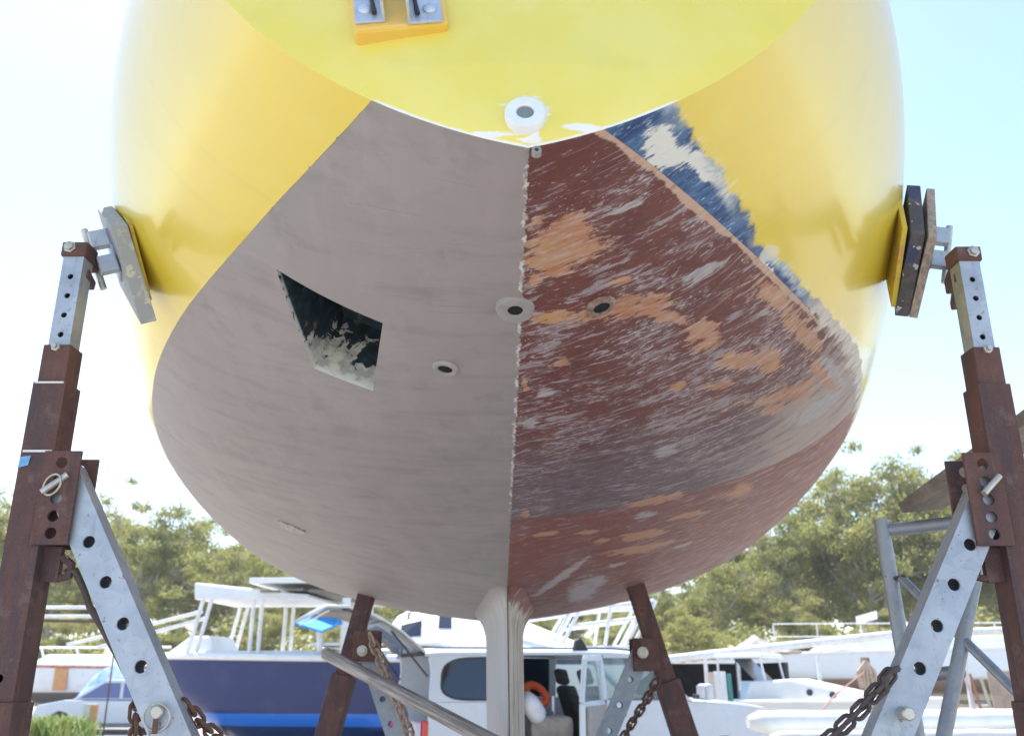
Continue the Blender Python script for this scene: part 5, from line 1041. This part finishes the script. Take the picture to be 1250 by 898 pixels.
WRAP = simple('white_plastic_wrap', (.78, .80, .80), (.68, .73, .74), .35, scale=5); WRAP2 = simple('grey_white_wrap', (.62, .62, .62), (.70, .70, .68), .5, scale=5)
wrapped(913, 1420, 881, 9.2, .105, 'wrapped_mast', 'long mast wrapped in white plastic, lying in front of the runabout', WRAP)
wrapped(940, 1420, 900, 9.0, .06, 'bare_spar', 'thinner grey white spar lying just below the wrapped white mast', WRAP2)
ts = thing('trestle', 'dark steel trestle carrying the wrapped white mast', 'trestle', (at(1030, 890, 9.2).x, 9.3, 0))
for u_ in (925, 1105, 1300):
    p = at(u_, 892, 9.3); MB().bar((p.x, 9.15, 0), (p.x, 9.35, 1.0), .05, .05).build('leg', CHAIND, ts); MB().bar((p.x + .35, 9.5, 0), (p.x, 9.35, 1.0), .05, .05).build('leg', CHAIND, ts)
MB().bar(at(915, 905, 9.36), at(1310, 903, 9.5), .05, .05, (0, 0, 1)).build('crossbar', CHAIND, ts)
# rope wound post with stays
p = at(1056, 802, 14); rp = thing('rope_post', 'tan rope hung over a timber post beside the runabout', 'rope post', (p.x, 14, 0))
MB().bar((p.x + .03, 14.1, 0), (p.x + .03, 14.1, p.z), .10, .10).build('post', BLK, rp)
ROPE = simple('tan_rope', (.56, .44, .34), (.42, .30, .22), .9, scale=25, bump=.5)
for k in range(5):
    x_ = p.x - .12 + .06 * k; MB().tube([(p.x, 14.0, p.z - .05), (x_ - .02, 13.97, p.z - .2), (x_, 13.95, p.z - .42 - .13 * ((k * 2) % 5)), (x_ + .015, 14.0, p.z - .3)], [.024, .03, .032, .024], 8).build('rope_coil', ROPE, rp, smooth=True)
CORD = simple('orange_cord', (.45, .22, .15), (.4, .25, .2), .8)
tag(MB().tube([(p.x - .05, 13.95, p.z - .2), at(1022, 845, 13), at(990, 880, 12)], .012, 6).build('cord', CORD, None), 'thin orange cord stretched down left from the rope post', 'cord')
# clutter under the white yacht
Yc = 15
p = at(1180, 840, Yc); tag(MB().lathe((p.x, Yc, 0), (0, 0, 1), [(.26, 0), (.28, .03), (.28, .3), (.29, .32), (.28, .34), (.28, .62), (.29, .64), (.28, .66), (.28, .92), (.26, .95), (.2, .94)], 24).build('plastic_drum', simple('blue_plastic', (.02, .12, .42), (.03, .16, .48), .4), None, smooth=True), 'blue plastic drum seen between the scaffold legs', 'drum')
for k, (u_, mt, lab) in enumerate(((1176, simple('pink_white_pole', (.70, .52, .50), None, .7), 'pale pink pole leaning beside the blue drum'), (1184, simple('rust_orange_pole', (.42, .20, .12), None, .7), 'rust orange pole leaning beside the blue drum'), (1197, simple('pale_yellow_pole', (.55, .53, .36), None, .7), 'pale yellow pole leaning right of the blue drum'))):
    a = at(u_, 818 + 4 * k, Yc - .5); tag(MB().tube([(a.x, a.y, a.z), (a.x + .12, a.y - .3, 0)], .022, 8).build('pole', mt, None, smooth=True), lab, 'pole')
leaning('plywood_sheet', 1208, 1290, 818, 0, 17, .04, simple('brown_plywood', (.46, .33, .25), (.36, .26, .2), .8), 'brown plywood sheet standing behind the right stand post', 'sheet', .1)
# small tilted white board and rusty scrap near the trees
a = at(1045, 752, 30); b_ = at(1070, 745, 30)
st_ = thing('sign_board', 'small tilted blank white board on a post in front of the trees', 'board', (a.x + .3, 30, 0)); MB().prism([a, b_, b_ + Vector((0, 0, -.25)), a + Vector((0, 0, -.25))], (0, .04, 0)).build('board', WHITE, st_); MB().bar((lerp(a, b_, .5).x, 30.05, 0), (lerp(a, b_, .5).x, 30.05, a.z), .06, .06).build('post', BLK, st_)
# ---- added thin volume that lifts the far darks like lens glare
hz = MB().box((0, 60, 24), (400, 260, 50)); n = NT('glare_veil'); n.t.nodes.remove(n.b); v_ = n.new('ShaderNodeVolumePrincipled'); v_.inputs['Color'].default_value = (.88, .95, 1, 1); v_.inputs['Density'].default_value = .0008; v_.inputs['Anisotropy'].default_value = .0
n.t.links.new(v_.outputs[0], n.t.nodes['Material Output'].inputs['Volume']); o = hz.build('veil', n.m, None); tag(o, 'added stand-in for lens glare, thin haze over the boatyard', 'veil', kind='stuff')
